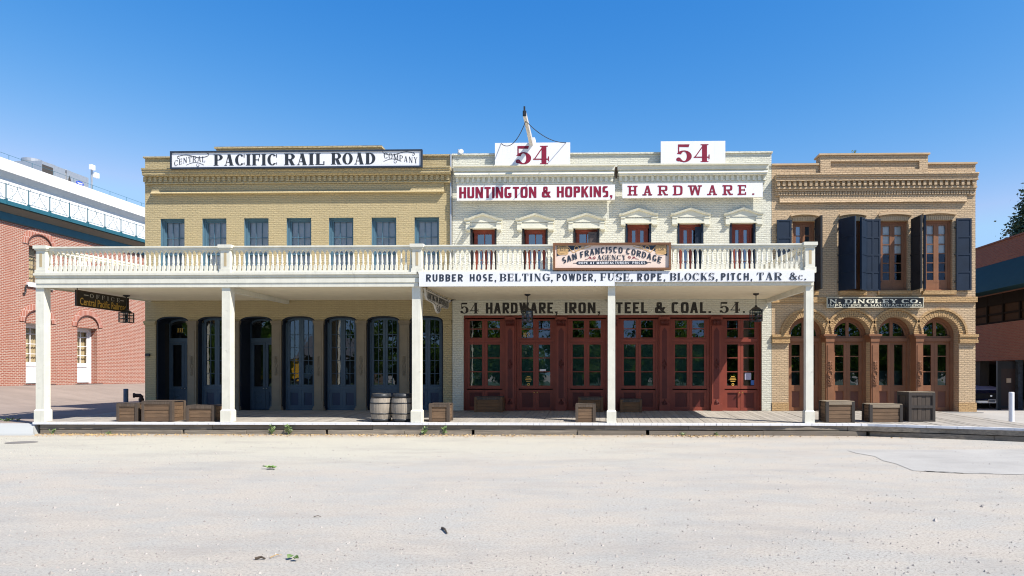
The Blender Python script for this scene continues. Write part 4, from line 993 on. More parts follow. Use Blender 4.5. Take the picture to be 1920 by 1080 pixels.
# the hidden doubled pedestal of the second veranda stands on the first one's end; shift it clear
# ================================================================== sign boards
def board(name, label, x0, x1, z0, z1, y, th, mat, group='signboards on the facades', cat='sign'):
    t = thing(name, label, cat, (x0, y, z0), group); g = MB(); g.box(x0, x1, y, y + th, z0, z1); obj('board', g, M[mat], t); return t
def edging(t, x0, x1, z0, z1, y, w, d, mat):
    g = MB(); g.box(x0 - w, x0, y - d, y + .06, z0 - w, z1 + w); g.box(x1, x1 + w, y - d, y + .06, z0 - w, z1 + w); g.box(x0, x1, y - d + .002, y + .058, z1, z1 + w); g.box(x0, x1, y - d + .002, y + .058, z0 - w, z0); obj('frame', g, M[mat], t)
# long parapet sign
y = -.32; X = lambda px: WX(px, y); Z = lambda py: WZ(555, py, y)
t = board('parapet_sign', 'long white parapet sign in a black frame with black serif capitals', X(322.5), X(789), Z(312.5), Z(285), y, .08, 'white')
edging(t, X(322.5), X(789), Z(312.5), Z(285), y, .05, .03, 'navy')
L_ = MB(); fn = facing(y); text(L_, 'PACIFIC', X(401), X(520), Z(309.5), Z(288.5), fn, 'fat', gap=.10); text(L_, 'RAIL', X(533), X(609), Z(309.5), Z(288), fn, 'fat', gap=.12); text(L_, 'ROAD', X(621), X(704), Z(309), Z(287.5), fn, 'fat', gap=.10)
xa, xb = X(327), X(385); wv = lambda u, v: (u, v + .05 * sin((u - xa) / (xb - xa) * pi * 1.3 - .7) + .10 * (u - xa) / (xb - xa) - .03)
text(L_, 'CENTRAL', xa, xb, Z(306.5), Z(296), fn, 'light', gap=.2, warp=wv)
xc_, xd_ = X(720), X(783); wv2 = lambda u, v: (u, v + .05 * cos((u - xc_) / (xd_ - xc_) * pi * 1.1) - .06 * (u - xc_) / (xd_ - xc_) + .04)
text(L_, 'COMPANY', xc_, xd_, Z(303.5), Z(292.5), fn, 'light', gap=.2, warp=wv2)
for c, m in (((X(334), Z(291)), 1), ((X(776), Z(288.5)), -1)):
    u0 = c[0]; pts = [(u0 + m * .95 * k / 20, c[1] + .045 * sin(k / 20 * 2 * pi) - .01) for k in range(21)]; stroke(L_, pts, .018, fn, .004)
    stroke(L_, curl((u0 + m * .02, c[1] - .04), .05, .03, 90, 330 if m > 0 else -150, 10), .015, fn, .004); stroke(L_, curl((u0 + m * .95, c[1] + .05), .05, .02, -90, 150 if m > 0 else -330, 10), .015, fn, .004)
for c in ((X(366), Z(308)), (X(736), Z(304))):
    stroke(L_, [(c[0] - .28 + .56 * k / 14, c[1] + .08 * sin(k / 14 * pi)) for k in range(15)], .014, fn, .004); stroke(L_, curl((c[0] + .1, c[1] - .01), .06, .02, 120, 420, 10), .013, fn, .004)
obj('lettering', L_, M['black'], t)
# two number boards
for (a, b, c, d), lab in (((928, 1069, 267.5, 312), 'white number board on the parapet with a timber spar above it'), ((1239, 1360, 264.5, 308), 'white number board on the parapet above the single word sign')):
    y = -.20 if a < 1000 else -.22; X = lambda px: WX(px, y); Z = lambda py: WZ((a + b) / 2, py, y)
    t = board('number_board', lab, X(a), X(b), Z(d), Z(c), y, .07, 'white')
    L_ = MB(); m = (a + b) / 2; text(L_, '54', X(m - 32), X(m + 31), Z(d - 4), Z(c + 6), facing(y), 'fat', gap=.1); obj('lettering', L_, M['wine'], t)
    g = MB(); g.box(X(a) + .3, X(a) + .38, y + .07, .1, Z(d), Z(c) - .05); g.box(X(b) - .38, X(b) - .3, y + .07, .1, Z(d), Z(c) - .05); obj('bracket', g, M['steel'], t)
y = -.235
X = lambda px: WX(px, y)
Z = lambda py: WZ(1004, py, y)
t = board('name_sign', 'white wall sign with wine red block capitals, left one below the cornice', X(856.5), X(1153), Z(375), Z(347), y, .10, 'white')
L_ = MB(); fn = facing(y); text(L_, 'HUNTINGTON', X(861), X(1006), Z(371), Z(350), fn, 'goth', gap=.09); text(L_, '&', X(1016), X(1032), Z(370.5), Z(350), fn, 'goth'); text(L_, 'HOPKINS,', X(1044), X(1149), Z(370.5), Z(350), fn, 'goth', gap=.1); obj('lettering', L_, M['wine'], t)
Z = lambda py: WZ(1298, py, y)
t = board('name_sign', 'white wall sign with one widely spaced wine red word, right one below the cornice', X(1167), X(1430), Z(370), Z(343.5), y, .10, 'white')
L_ = MB(); text(L_, 'HARDWARE.', X(1177), X(1415), Z(366), Z(347.5), fn, 'slab', gap=.42); obj('lettering', L_, M['wine'], t)
# fascia boards with goods for sale
y = FY - .10; X = lambda px: WX(px, y); fn = facing(y)
zt_ = WZ(1147, 508.2, y)
t = thing('fascia_sign', 'long white fascia sign listing goods in navy capitals along the veranda edge', 'sign', (X(785.5), y, 4), 'signboards on the facades')
g = MB(); g.box(X(785.5), X(1152.5), y, y + .06, WZ(970, 536.5, y), zt_ - .005); g.box(X(1152.9), X(1527), y + .004, y + .06, WZ(1340, 528, y), zt_ - .005); obj('board', g, M['white'], t)
L_ = MB()
for s_, a, b, st in (('RUBBER', 799, 868, 'sans'), ('HOSE,', 881, 931, 'sans'), ('BELTING,', 937, 1037, 'serif'), ('POWDER,', 1044, 1118, 'sans'), ('FUSE,', 1125.5, 1187, 'serif'), ('ROPE,', 1195, 1248, 'sans'), ('BLOCKS,', 1256, 1346, 'serif'), ('PITCH,', 1352, 1411, 'sans'), ('TAR', 1419, 1466, 'serif'), ('&c.', 1480, 1512, 'serif')):
    m = (a + b) / 2; lo, hi = (527.3, 513.6) if st == 'sans' else (527.3, 513)
    k = (m - 800) / 700 * 3.0
    text(L_, s_, X(a), X(b), WZ(m, lo + .6 - k, y), WZ(m, hi + .8 - k, y), fn, st, gap=.2 if st == 'sans' else .12)
obj('lettering', L_, M['navy'], t)
# framed agency sign on the balustrade
y = FY - .09; X = lambda px: WX(px, y); Z = lambda py: WZ(1147, py, y); fn = facing(y)
u0, u1, v0, v1 = X(1041), X(1254), Z(502.5), Z(459.5)
t = board('rope_sign', 'brown framed pink and navy sign with painted rope coils on the balcony rail', u0, u1, v0, v1, y, .05, 'pink')
edging(t, u0, u1, v0, v1, y, .055, .05, 'frame')
U = lambda px: X(px); um, hw = (u0 + u1) / 2, (u1 - u0) / 2
arc = lambda u: v1 + .055 - .43 * (abs(u - um) / hw) ** 1.5        # the painted swag
g = MB()
for s_ in (-1, 1):
    pts = [(um + s_ * hw * k, min(v1 - .012, arc(um + s_ * hw * k * .985) + .055)) for k in (.30, .4, .5, .6, .7, .8, .9, .975)]
    for (a, b), (c, d) in zip(pts, pts[1:]):
        q = [(a, b), (c, d), (c, v1 - .012), (a, v1 - .012)]; q = q if s_ > 0 else q[::-1]
        g.poly([fn(*k, .003) for k in q])
bx = v0 + .13
g.poly([fn(*k, .003) for k in ((um - .60 * hw, bx - .04), (um + .60 * hw, bx - .04), (um + .64 * hw, bx), (um + .60 * hw, bx + .05), (um - .60 * hw, bx + .05), (um - .64 * hw, bx))])
stroke(g, [(um - .68 * hw, bx), (um - .63 * hw, bx)], .015, fn, .003); stroke(g, [(um + .63 * hw, bx), (um + .655 * hw, bx + .02), (um + .69 * hw, bx)], .015, fn, .003)
vA = lambda u: v0 + .20 - .0
def bend(u, v):       # arched line of capitals
    s_ = (u - um) / (hw * .88); base = v0 + .40 - .295 * abs(s_) ** 1.7; sl = -.5 * s_
    return u + (v - v0) * sl * -.45, base + (v - v0)
text(g, 'SAN FRANCISCO CORDAGE', um - hw * .86, um + hw * .86, v0, v0 + .155, fn, 'sans', d=.008, gap=.16, space=.34, warp=bend)
text(g, 'AGENCY', um - hw * .26, um + hw * .25, Z(487.5), Z(478), fn, 'serif', d=.008, gap=.1)
obj('navy_paintwork', g, M['navy'], t)
g = MB(); text(g, "ROPE AT MANUFACTURERS' PRICES", um - .585 * hw, um + .585 * hw, bx - .026, bx + .034, fn, 'sans', d=.009, gap=.2, space=.5); obj('banner_lettering', g, M['white'], t)
g = MB()
for s_, nme in ((-1, '154'), (1, '156')):
    c = um + s_ * hw * .865; top, bot = v1 - .03, v1 - .21; w_ = .15
    for k in range(9):
        z_ = bot + (top - bot) * k / 8; stroke(g, [(c - w_ * (.9 + .1 * (k % 2)), z_ - .01), (c, z_ - .018), (c + w_ * (.9 + .1 * (k % 2)), z_ - .01)], .017, fn, .007)
    stroke(g, curl((c, bot - .01), w_ * .8, w_ * .8, 180, 360, 12)[0:0] + [(c + w_ * .85 * cos(a), bot - .012 + .03 * sin(a)) for a in [2 * pi * k / 16 for k in range(17)]], .016, fn, .008)
    stroke(g, [(c + w_ * .85 * cos(a), top - .0 + .018 * sin(a)) for a in [2 * pi * k / 16 for k in range(17)]], .014, fn, .008)
    pts = [(c - s_ * w_, v1 - .05), (c - s_ * (w_ + .06), v1 - .13), (c - s_ * (w_ + .12), v1 - .19), (c - s_ * (w_ + .20), v1 - .17), (c - s_ * (w_ + .27), v1 - .10)] + [(c - s_ * (w_ + .21 + .055 * cos(a)), v1 - .085 + .06 * sin(a)) for a in [pi * k / 6 - pi * .1 for k in range(11)]] + [(c - s_ * (w_ + .30), v1 - .12)] + [(c - s_ * (w_ + .37 + .035 * cos(a)), v1 - .065 + .035 * sin(a)) for a in [pi * k / 6 for k in range(12)]] + [(c - s_ * (w_ + .50), v1 - .06), (c - s_ * (w_ + .58), v1 - .03)]
    stroke(g, pts, .018, fn, .006)
obj('painted_rope', g, M['rope'], t)
g = MB()
for s_, nme in ((-1, '154'), (1, '156')):
    c = um + s_ * hw * .865; g.poly([fn(c - .09, v1 - .145, .010), fn(c + .09, v1 - .145, .010), fn(c + .09, v1 - .07, .010), fn(c - .09, v1 - .07, .010)])
obj('coil_label', g, M['rope'], t)
g = MB()
for s_, nme in ((-1, '154'), (1, '156')):
    c = um + s_ * hw * .865; text(g, nme, c - .075, c + .075, v1 - .138, v1 - .078, fn, 'serif', d=.012, gap=.12)
    for kk, (du, rr) in enumerate(((.32, .035), (.41, .025))):
        pass
obj('coil_number', g, M['black'], t)
g = MB()
for s_ in (-1, 1):
    c = um + s_ * hw * .31
    stroke(g, curl((c, Z(483)), .012, .04, 0, s_ * 540, 22), .012, fn, .006); stroke(g, [(c + s_ * .06, Z(486)), (c + s_ * .12, Z(481)), (c + s_ * .16, Z(485)), (c + s_ * .24, Z(486.5))], .012, fn, .006)
    stroke(g, curl((c + s_ * .11, Z(483.5)), .01, .028, 90, 90 + s_ * 500, 18), .01, fn, .006)
obj('red_scrolls', g, M['wine'], t)
# importers' sign on the ochre building
y = -.12; X = lambda px: WX(px, y); Z = lambda py: WZ(1640, py, y); fn = facing(y)
t = board('importer_sign', 'black sign in a cream frame with cream slab capitals over the round arches', X(1551.5), X(1730), Z(575.5), Z(559), y, .10, 'signdk')
edging(t, X(1551.5), X(1730), Z(575.5), Z(559), y, .026, .02, 'pine')
L_ = MB(); text(L_, 'N. DINGLEY CO.', X(1555), X(1727), Z(568.6), Z(561), fn, 'wide', gap=.16, space=.4); text(L_, 'IMPORTERS & MANUFACTURERS', X(1553), X(1729), Z(574.6), Z(570.2), fn, 'widel', gap=.2, space=.6)
obj('lettering', L_, plain('cream_lettering', (.72, .68, .52), .5), t)
# office sign hung under the veranda, facing along the street
def along_y(Xp): return lambda u, v, d: (Xp + d, u, v)
def font_poly(s, u0, u1, v0, v1, fn, d, mb):
    cu = bpy.data.curves.new('lettering', 'FONT'); cu.body = s; cu.resolution_u = 3; cu.offset = .012
    o = bpy.data.objects.new('lettering', cu); COL.objects.link(o); bpy.context.view_layer.update()
    me = o.evaluated_get(bpy.context.evaluated_depsgraph_get()).to_mesh(); vs = [v.co.copy() for v in me.vertices]; fs = [tuple(p.vertices) for p in me.polygons]
    bpy.data.objects.remove(o); bpy.data.curves.remove(cu)
    xs = [v.x for v in vs]; ys = [v.y for v in vs]; i = len(mb.v)
    for v in vs: mb.v.append(fn(u0 + (v.x - min(xs)) / (max(xs) - min(xs)) * (u1 - u0), v0 + (v.y - min(ys)) / (max(ys) - min(ys)) * (v1 - v0), d))
    mb.f += [tuple(i + k for k in f) for f in fs]
ya, yb = -3.3, -1.2; Xs = WX(143, ya); zc_ = WZ(143, 543, ya); zd_ = WZ(143, 573.5, ya)
t = thing('office_sign', 'black hanging office sign with pale and gold lettering below the left veranda end', 'sign', (Xs, (ya + yb) / 2, zd_))
g = MB(); g.box(Xs - .04, Xs, ya, yb, zd_, zc_); obj('board', g, M['signdk'], t)
g = MB()
for a, b, c, d in ((ya, yb, zc_ - .03, zc_), (ya, yb, zd_, zd_ + .03), (ya, ya + .03, zd_ + .03, zc_ - .03), (yb - .03, yb, zd_ + .03, zc_ - .03)): g.box(Xs, Xs + .012, a, b, c, d)
obj('frame', g, plain('dark_brown_frame', (.05, .025, .015), .5), t)
g = MB()
for yy in (ya + .06, yb - .06): g.tube([(Xs - .02, yy, zc_), (Xs - .02, yy, VZ0 + .03)], .012, 6)
obj('hanger', g, M['iron'], t)
hh = zc_ - zd_; fn = along_y(Xs)
g = MB(); text(g, 'OFFICE', ya + .5, yb - .4, zd_ + hh * .62, zd_ + hh * .88, fn, 'light', gap=.5); stroke(g, [(ya + .28, zd_ + hh * .75), (ya + .44, zd_ + hh * .75)], .02, fn, .004); stroke(g, [(yb - .36, zd_ + hh * .75), (yb - .22, zd_ + hh * .75)], .02, fn, .004); obj('pale_lettering', g, M['silver'], t)
g = MB(); font_poly('Central Pacific Railroad', ya + .13, yb - .1, zd_ + hh * .10, zd_ + hh * .56, fn, .004, g); obj('gold_lettering', g, M['gold'], t)
# scalloped trade sign hung near the second veranda's first post
ya, yb = -3.45, -.35; Xs = WX(797, ya); z1_ = VZ0 - .03
t = thing('trade_sign', 'scalloped white hanging trade sign under the veranda by the middle post', 'sign', (Xs, (ya + yb) / 2, 3.2))
L = yb - ya; out = [(0, 0), (L, 0), (L - .10, -.08), (L - .14, -.21), (L - .3, -.29), (L * .70, -.30), (L * .63, -.34), (L * .60, -.41), (L * .56, -.50), (L * .5, -.54), (L * .44, -.50), (L * .40, -.41), (L * .37, -.34), (L * .30, -.30), (.3, -.29), (.14, -.21), (.10, -.08)]
out = [(ya + a, z1_ + b) for a, b in out]
g = MB(); g.prism(out, lambda u, v, d: (Xs + d, u, v), -.05, 0); obj('board', g, paint('off_white_board', (.6, .58, .53), .6, .1), t)
fn = along_y(Xs); g = MB()
text(g, 'HUNTINGTON,HOPKINS&CO', ya + .26, yb - .26, z1_ - .25, z1_ - .065, fn, 'goth', gap=.16); text(g, '54', ya + L * .44, ya + L * .56, z1_ - .48, z1_ - .31, fn, 'fat', gap=.1)
inn = [(ya + L / 2 + (a - ya - L / 2) * .955, z1_ - .15 + (b - z1_ + .15) * .88) for a, b in out]; stroke(g, inn + inn[:1], .012, fn, .004)
obj('lettering', g, M['black'], t)
g = MB()
for yy in (ya + .3, yb - .3): g.tube([(Xs - .025, yy, z1_), (Xs - .025, yy, VZ0 + .03)], .012, 6)
obj('hanger', g, M['iron'], t)
# security camera
t = thing('security_camera', 'small white security camera on the wall beside the trade sign', 'camera', (WX(846), -.1, WZ(846, 566)))
g = MB(); c = Vector((WX(843, -.3), -.3, WZ(843, 564.5, -.3))); g.tube([c, c + Vector((-.2, -.25, -.04))], .045, 10); obj('camera_body', g, M['white'], t)
g = MB(); g.tube([c + Vector((.03, .02, .01)), (WX(852), -.02, WZ(850, 561))], .025, 8); g.lathe([(.06, -.03), (.06, .03)], (WX(852), -.04, WZ(850, 561)), 10); obj('bracket', g, M['iron'], t)

# ================================================================== lanterns
def lantern(px, py0, py1, ptop, Y, label):
    x = WX(px, Y); zt, zb_ = WZ(px, py0, Y), WZ(px, py1, Y); zc = VZ0 + .03; h = zt - zb_; w = h * .36
    t = thing('hanging_lantern', label, 'lantern', (x, Y, zb_), 'lanterns hung under the verandas')
    g = MB(); g.tube([(x, Y, zt), (x, Y, zc)], .013, 6); g.lathe([(.09, -.03), (.03, -.06)][::-1] + [(.09, 0)], (x, Y, zc), 10); obj('rod', g, M['iron'], t)
    g = MB(); g.lathe([(w * 1.08, -.02), (w * 1.05, 0), (w * .7, .05), (w * .3, .075), (w * .2, .12)], (x, Y, zt - .05), 12); obj('cap', g, M['iron'], t)
    g = MB(); b = .012; zc0 = zt - .06
    for a in (-1, 1):
        for c in (-1, 1): g.box(x + a * w - b, x + a * w + b, Y + c * w - b, Y + c * w + b, zb_, zc0)
    for z in (zb_, zc0 - .02, zb_ + (zc0 - zb_) * .36, zb_ + (zc0 - zb_) * .7):
        for a in (-1, 1):
            g.box(x - w + b, x + w - b, Y + a * w - b * .7, Y + a * w + b * .7, z, z + .016); g.box(x + a * w - b * .7, x + a * w + b * .7, Y - w + b, Y + w - b, z, z + .016)
    for a in (-1, 1): g.box(x - b * .6, x + b * .6, Y + a * w - b * .6, Y + a * w + b * .6, zb_ + .016, zc0 - .02)
    obj('cage', g, M['iron'], t)
    g = MB()
    for a in (-1, 1):
        g.poly([(x - w, Y + a * w * .97, zb_), (x + w, Y + a * w * .97, zb_), (x + w, Y + a * w * .97, zc0), (x - w, Y + a * w * .97, zc0)]); g.poly([(x + a * w * .97, Y - w, zb_), (x + a * w * .97, Y + w, zb_), (x + a * w * .97, Y + w, zc0), (x + a * w * .97, Y - w, zc0)])
    obj('pane', g, M['lampglass'], t)
    g = MB(); g.lathe([(.03, 0), (.035, .06), (.015, .09), (.05, .14), (.045, .2), (.01, .24)], (x, Y, zb_ + .02), 10); obj('burner', g, M['iron'], t)
lantern(237, 582, 605, 548, -1.55, 'iron lantern hanging below the black office sign')
lantern(989, 579, 604, 546, -1.5, 'iron lantern hanging in front of the door numbered 113')
lantern(1417.5, 577, 603, 544, -1.5, 'iron lantern hanging near the right end of the veranda')

# ================================================================== crates and barrels
def crate(label, pl, pr, ptop, pbot, Y, depth, kind='h'):
    x0, x1 = WX(pl, Y), WX(pr, Y); w = x1 - x0; z0 = deckz(Y) ; h = WZ((pl + pr) / 2, ptop, Y) - z0
    t = thing('wooden_crate', label, 'crate', (x0, Y, z0), 'old crates on the boardwalk'); y1 = Y + depth
    g = MB(); n = 5 if h > .45 else 4; th = .022; j = lambda: random.uniform(-.005, .005)
    zl = z0 + .012
    if kind == 'h':
        for k in range(n):
            a, b = zl + (h - .03) * k / n, zl + (h - .03) * (k + 1) / n - .007; d = j()
            g.box(x0 + .02, x1 - .02, Y + .022 + d, Y + .045, a, b); g.box(x0 + .02, x1 - .02, y1 - .045, y1 - .022 + d, a, b)
            g.box(x0 + .022 + d, x0 + .045, Y + .046, y1 - .046, a, b); g.box(x1 - .045, x1 - .022 + d, Y + .046, y1 - .046, a, b)
    else:
        m = 6
        for k in range(m):
            a, b = x0 + .02 + (w - .04) * k / m, x0 + .02 + (w - .04) * (k + 1) / m - .007; d = j(); g.box(a, b, Y + .022 + d, Y + .045, zl, z0 + h - .02); g.box(a, b, y1 - .045, y1 - .022, zl, z0 + h - .02)
            a, b = Y + .046 + (depth - .092) * k / m, Y + .046 + (depth - .092) * (k + 1) / m - .007; g.box(x0 + .022 + d, x0 + .045, a, b, zl, z0 + h - .02); g.box(x1 - .045, x1 - .022, a, b, zl, z0 + h - .02)
    g.box(x0 + .05, x1 - .05, Y + .05, y1 - .05, zl, zl + .02)
    obj('boards', g, (M['crateshade'] if Y > -1 else M['crate']) if kind == 'h' else M['cratev'], t)
    bw_ = .075; g = MB()
    for xa in (x0, x1 - bw_):
        g.box(xa, xa + bw_, Y, Y + .021, z0, z0 + h); g.box(xa, xa + bw_, y1 - .021, y1, z0, z0 + h)
    for xa, xb in ((x0, x0 + .021), (x1 - .021, x1)):
        for ya in (Y + .0215, y1 - .0215 - bw_): g.box(xa, xb, ya, ya + bw_, z0 + .001, z0 + h - .001)
        if kind == 'v':
            g.box(xa, xb, Y + .0965, y1 - .0965, z0 + h * .48, z0 + h * .48 + .07); g.box(xa, xb, Y + .0965, y1 - .0965, z0 + h - .08, z0 + h - .003)
    if kind == 'v':
        for z in (z0 + .003, z0 + h * .48, z0 + h - .08): g.box(x0 + bw_, x1 - bw_, Y + .001, Y + .0205, z, z + .072)
    obj('batten', g, (M['battend'] if pl > 1500 else M['batten']) if Y < -1 else M['crateshade'], t)
    g = MB(); m = 4
    for k in range(m):
        a, b = Y + .01 + (depth - .02) * k / m, Y + .01 + (depth - .02) * (k + 1) / m - .006; g.box(x0 + .008, x1 - .008, a, b, z0 + h + .001, z0 + h + .021 + j())
    if kind == 'h': g.box(x0 + bw_ + .002, x1 - bw_ - .002, Y + .004, Y + .02, z0 + h - .075, z0 + h - .004)
    obj('lid', g, M['lid'] if pl > 1500 else M['batten'], t)
    return t
crate('low brown crate at the left end of the row near the steel post', 218, 258, 757, 790, -3.55, .42)
crate('broad brown crate beside the low crate at the left end', 265, 323, 753, 790, -3.6, .62)
crate('low dark crate partly hidden behind the second veranda post', 349, 402, 761, 790, -3.5, .5)
crate('square slatted crate right of the barrels and the middle post', 804, 842.5, 758, 793, -3.5, .5)
crate('brown crate standing against the shopfront left of the door numbered 113', 889, 942, 745, 774, -.62, .5)
crate('brown crate against the shopfront partly behind a smaller crate', 1084, 1131, 745.5, 775, -.62, .5)
crate('small square crate at the boardwalk edge left of the fourth post', 1079, 1117, 758, 793.5, -3.5, .42)
crate('small crate against the shopfront right of the fourth post', 1163, 1204, 749.5, 774.5, -.6, .5)
crate('dark crate with a pale lid beside the last veranda post', 1549, 1603, 753.5, 794.5, -3.5, .62)
crate('low wide crate with a pale lid next to the tallest crate', 1631, 1693, 759, 794.5, -3.5, .56)
crate('tall dark crate with upright boards, tallest of the crates', 1704, 1754, 736, 794, -3.45, .72, 'v')
def barrel(label, px, Y, rz):
    x = WX(px, Y); z0 = deckz(Y); H = WZ(px, 737.5, Y) - z0; R = (WX(px + 20.3, Y) - x); r = R * .80
    t = thing('wooden_barrel', label, 'barrel', (0, 0, 0), 'barrels by the middle post', local=True); n = 18
    def rad(v): return r + (R - r) * (1 - (2 * v - 1) ** 2)
    g = MB()
    for k in range(n):
        a0, a1 = 2 * pi * k / n + .004, 2 * pi * (k + 1) / n - .004; i = len(g.v); m = 10
        for q in range(m + 1):
            v = q / m; rr = rad(v) + (k % 3) * .001
            for a, ri in ((a0, rr), ((a0 + a1) / 2, rr * 1.003), (a1, rr), (a1, rr - .03), (a0, rr - .03)): g.v.append((ri * cos(a), ri * sin(a), v * H))
        for q in range(m):
            for e in range(5): g.f.append((i + q * 5 + e, i + q * 5 + (e + 1) % 5, i + (q + 1) * 5 + (e + 1) % 5, i + (q + 1) * 5 + e))
        g.f.append(tuple(i + m * 5 + e for e in range(5)))
    o = obj('staves', g, M['stave'], t)
    g = MB()
    for k in range(6):
        xa = -r + .04 + (2 * r - .08) * k / 6; xb = -r + .04 + (2 * r - .08) * (k + 1) / 6 - .004; ya = sqrt(max(0, (r - .031) ** 2 - max(abs(xa), abs(xb)) ** 2)); g.box(xa, xb, -ya, ya, H - .06, H - .035)
    obj('lid', g, M['stave'], t)
    for v0, v1 in ((0.0, .10), (.27, .31), (.64, .68), (.84, 1.005)):
        g = MB(); prof = [(rad(v0) + .007, v0 * H), (rad((v0 + v1) / 2) + .008, (v0 + v1) / 2 * H), (rad(v1) + .007, v1 * H), (rad(v1) - .012, v1 * H), (rad(v0) - .012, v0 * H)]; g.lathe(prof, seg=28); obj('hoop', g, M['hoop'], t, True)
    t.location = (x, Y, z0); t.rotation_euler = (0, 0, rz)
barrel('oak barrel with black hoops, the one farther from the post', 715, -3.36, .3)
barrel('oak barrel with black hoops, the one touching the middle post', 754.3, -3.36, 1.1)

# ================================================================== street odds and ends
# steel post and standpipe in the alley, white bollard on the right
Y = 1.2; x = WX(236, Y); z0 = alleyz(x, Y) if x < LEFTX else .40
t = thing('steel_post', 'short blue grey steel post in the alley behind the crates', 'post', (x, Y, z0)); g = MB(); w = .075; zt_ = WZ(236, 729, Y); g.prism([(w * cos(a), w * sin(a)) for a in [2 * pi * k / 8 + .4 for k in range(8)]], lambda u, v, d: (x + u, Y + v, d), z0 - .05, zt_ - .02); obj('shaft', g, M['postblue'], t)
g = MB(); g.lathe([(w, zt_ - .02), (w * .9, zt_), (.01, zt_ + .005)], (x, Y, 0), 12); obj('top_cap', g, M['postblue'], t)
Y = .5; x = WX(265, Y); zt_ = WZ(264, 740, Y)
t = thing('standpipe', 'rusty brown standpipe beside the corner of the tan building', 'pipe', (x, Y, .4)); g = MB(); g.tube([(x, Y, .38), (x, Y, zt_ - .03)], .06, 10); g.lathe([(.08, .0), (.08, .08)], (x, Y, zt_ - .2), 10); obj('riser', g, M['rust'], t, False)
g = MB(); g.tube([(x, Y, zt_ - .08), (x - .03, Y - .02, zt_ - .03), (x - .17, Y - .1, zt_ - .02)], .065, 10); g.tube([(x - .15, Y - .09, zt_ - .02), (x - .2, Y - .12, zt_ - .02)], .08, 10); obj('outlet', g, M['rust'], t)
Y = GP(1896.5, 790, .33)[1]; x = WX(1896.5, Y)
t = thing('bollard', 'white bollard on the pavement in front of the dark gate', 'bollard', (x, Y, .3)); zt_ = WZ(1896.5, 735.5, Y); r = WX(1901.2, Y) - x
g = MB(); g.tube([(x, Y, .2), (x, Y, zt_ - .01)], r, 16); o = obj('shaft', g, M['white'], t, False); g = MB(); g.lathe([(r, zt_ - .01), (r * .95, zt_), (r * .8, zt_ + .006)], (x, Y, 0), 16); obj('top_cap', g, M['white'], t)
# hoisting spar above the first number board with its chains
Yt = -2.25; bx_ = WX(997, 0); tip = Vector((WX(983.5, Yt), Yt, WZ(983, 213, Yt))); base = Vector((bx_, -.1, WZ(997, 267, 0)))
t = thing('hoisting_spar', 'white timber spar jutting out above the number board with two slack chains', 'spar', tuple(base))
d = (tip - base); sd = Vector((1, 0, 0)); up = sd.cross(d.normalized()) if sd.cross(d.normalized()).z > 0 else -sd.cross(d.normalized())
g = MB(); w, h = .05, .075
q = lambda p, k=1: [p - sd * w * k - up * h * k, p + sd * w * k - up * h * k, p + sd * w * k + up * h * k, p - sd * w * k + up * h * k]
base2 = base + Vector((0, .5, -.12)); g.hexa(q(base2, 1.15), q(tip, .9)); obj('beam', g, wood('weathered_white_timber', (.62, .6, .58), (.5, .48, .46), 1, .7, .7), t)
g = MB(); g.hexa(q(tip + d.normalized() * .001, 1.06), q(tip + d.normalized() * .03, 1.0)); g.box(tip.x - .024, tip.x + .024, tip.y - .055, tip.y - .005, tip.z - .05, tip.z + .19); obj('iron_tip', g, M['iron'], t)
g = MB(); g.box(bx_ - .10, bx_ + .10, .0, .3, base.z - .35, base.z + .16); obj('mount', g, M['white'], t)
for px, py in ((939.5, 269), (1061, 267.5)):
    e = Vector((WX(px, -.2), -.2, WZ(px, py, -.2))); g = MB(); a = tip - up * h - d.normalized() * .35
    pts = [a.lerp(e, k / 16) - Vector((0, 0, .36 * 4 * (k / 16) * (1 - k / 16) * (.9 if px < 1000 else .45))) for k in range(17)]; g.tube(pts, .012, 5); obj('chain', g, M['iron'], t)
# antenna on the party wall
x, z = WX(858), WZ(858, 291); t = thing('antenna', 'small white dish antenna on a mast at the parapet between buildings', 'antenna', (x, .1, z)); g = MB(); g.tube([(x, .1, z), (x, .1, WZ(858, 278))], .02, 6); g.tube([(x, .1, z + .12), (x + .12, .05, z + .12)], .012, 6); obj('mast', g, M['steel'], t)
g = MB(); c = (x + .13, .0, z + .1); g.lathe([(.02, 0), (.06, .02), (.075, .05), (.075, .08)], (0, 0, 0), 12)
g.v = [(c[0] + b, c[1] - d_, c[2] + a) for a, b, d_ in g.v]; obj('dish', g, M['white'], t)

# ================================================================== plants and litter
def leafy(name, label, x, y, z, h, r, n, mat, cat='weed', group='weeds along the footway', blades=True):
    g = MB(); s = MB()
    for k in range(max(3, n // 6)):
        a = random.uniform(0, 2 * pi); l = random.uniform(.5, 1); e = Vector((x + cos(a) * r * random.uniform(.2, .8), y + sin(a) * r * .5, z + h * l)); p0 = Vector((x, y, z)); mid = p0.lerp(e, .5) + Vector((0, 0, h * .1)); s.tube([p0, mid, e], .006, 4, .003)
        for q in range(6):
            c = p0.lerp(e, random.uniform(.25, 1)); dr = Vector((random.uniform(-1, 1), random.uniform(-1, 1), random.uniform(-.2, .9))).normalized(); L_ = random.uniform(.05, .11) * max(.6, h / .25); sd = dr.cross(Vector((random.uniform(-1, 1), random.uniform(-1, 1), .4))).normalized() * L_ * .28
            g.poly([c, c + dr * L_ * .5 + sd, c + dr * L_, c + dr * L_ * .5 - sd])
    t = thing(name, label, cat, (x, y, z), group); obj('leaves', g, mat, t); obj('stem', s, mat, t)
def kerbweed(px, py, h, r, n, label):
    x = WX(px, FY - .12); leafy('weed_plant', label, x, fy(x) - .10, 0.0, h, r, n, M['weed'])
kerbweed(509, 806, .24, .16, 40, 'broad green weed left of another by the footway below the blue bays')
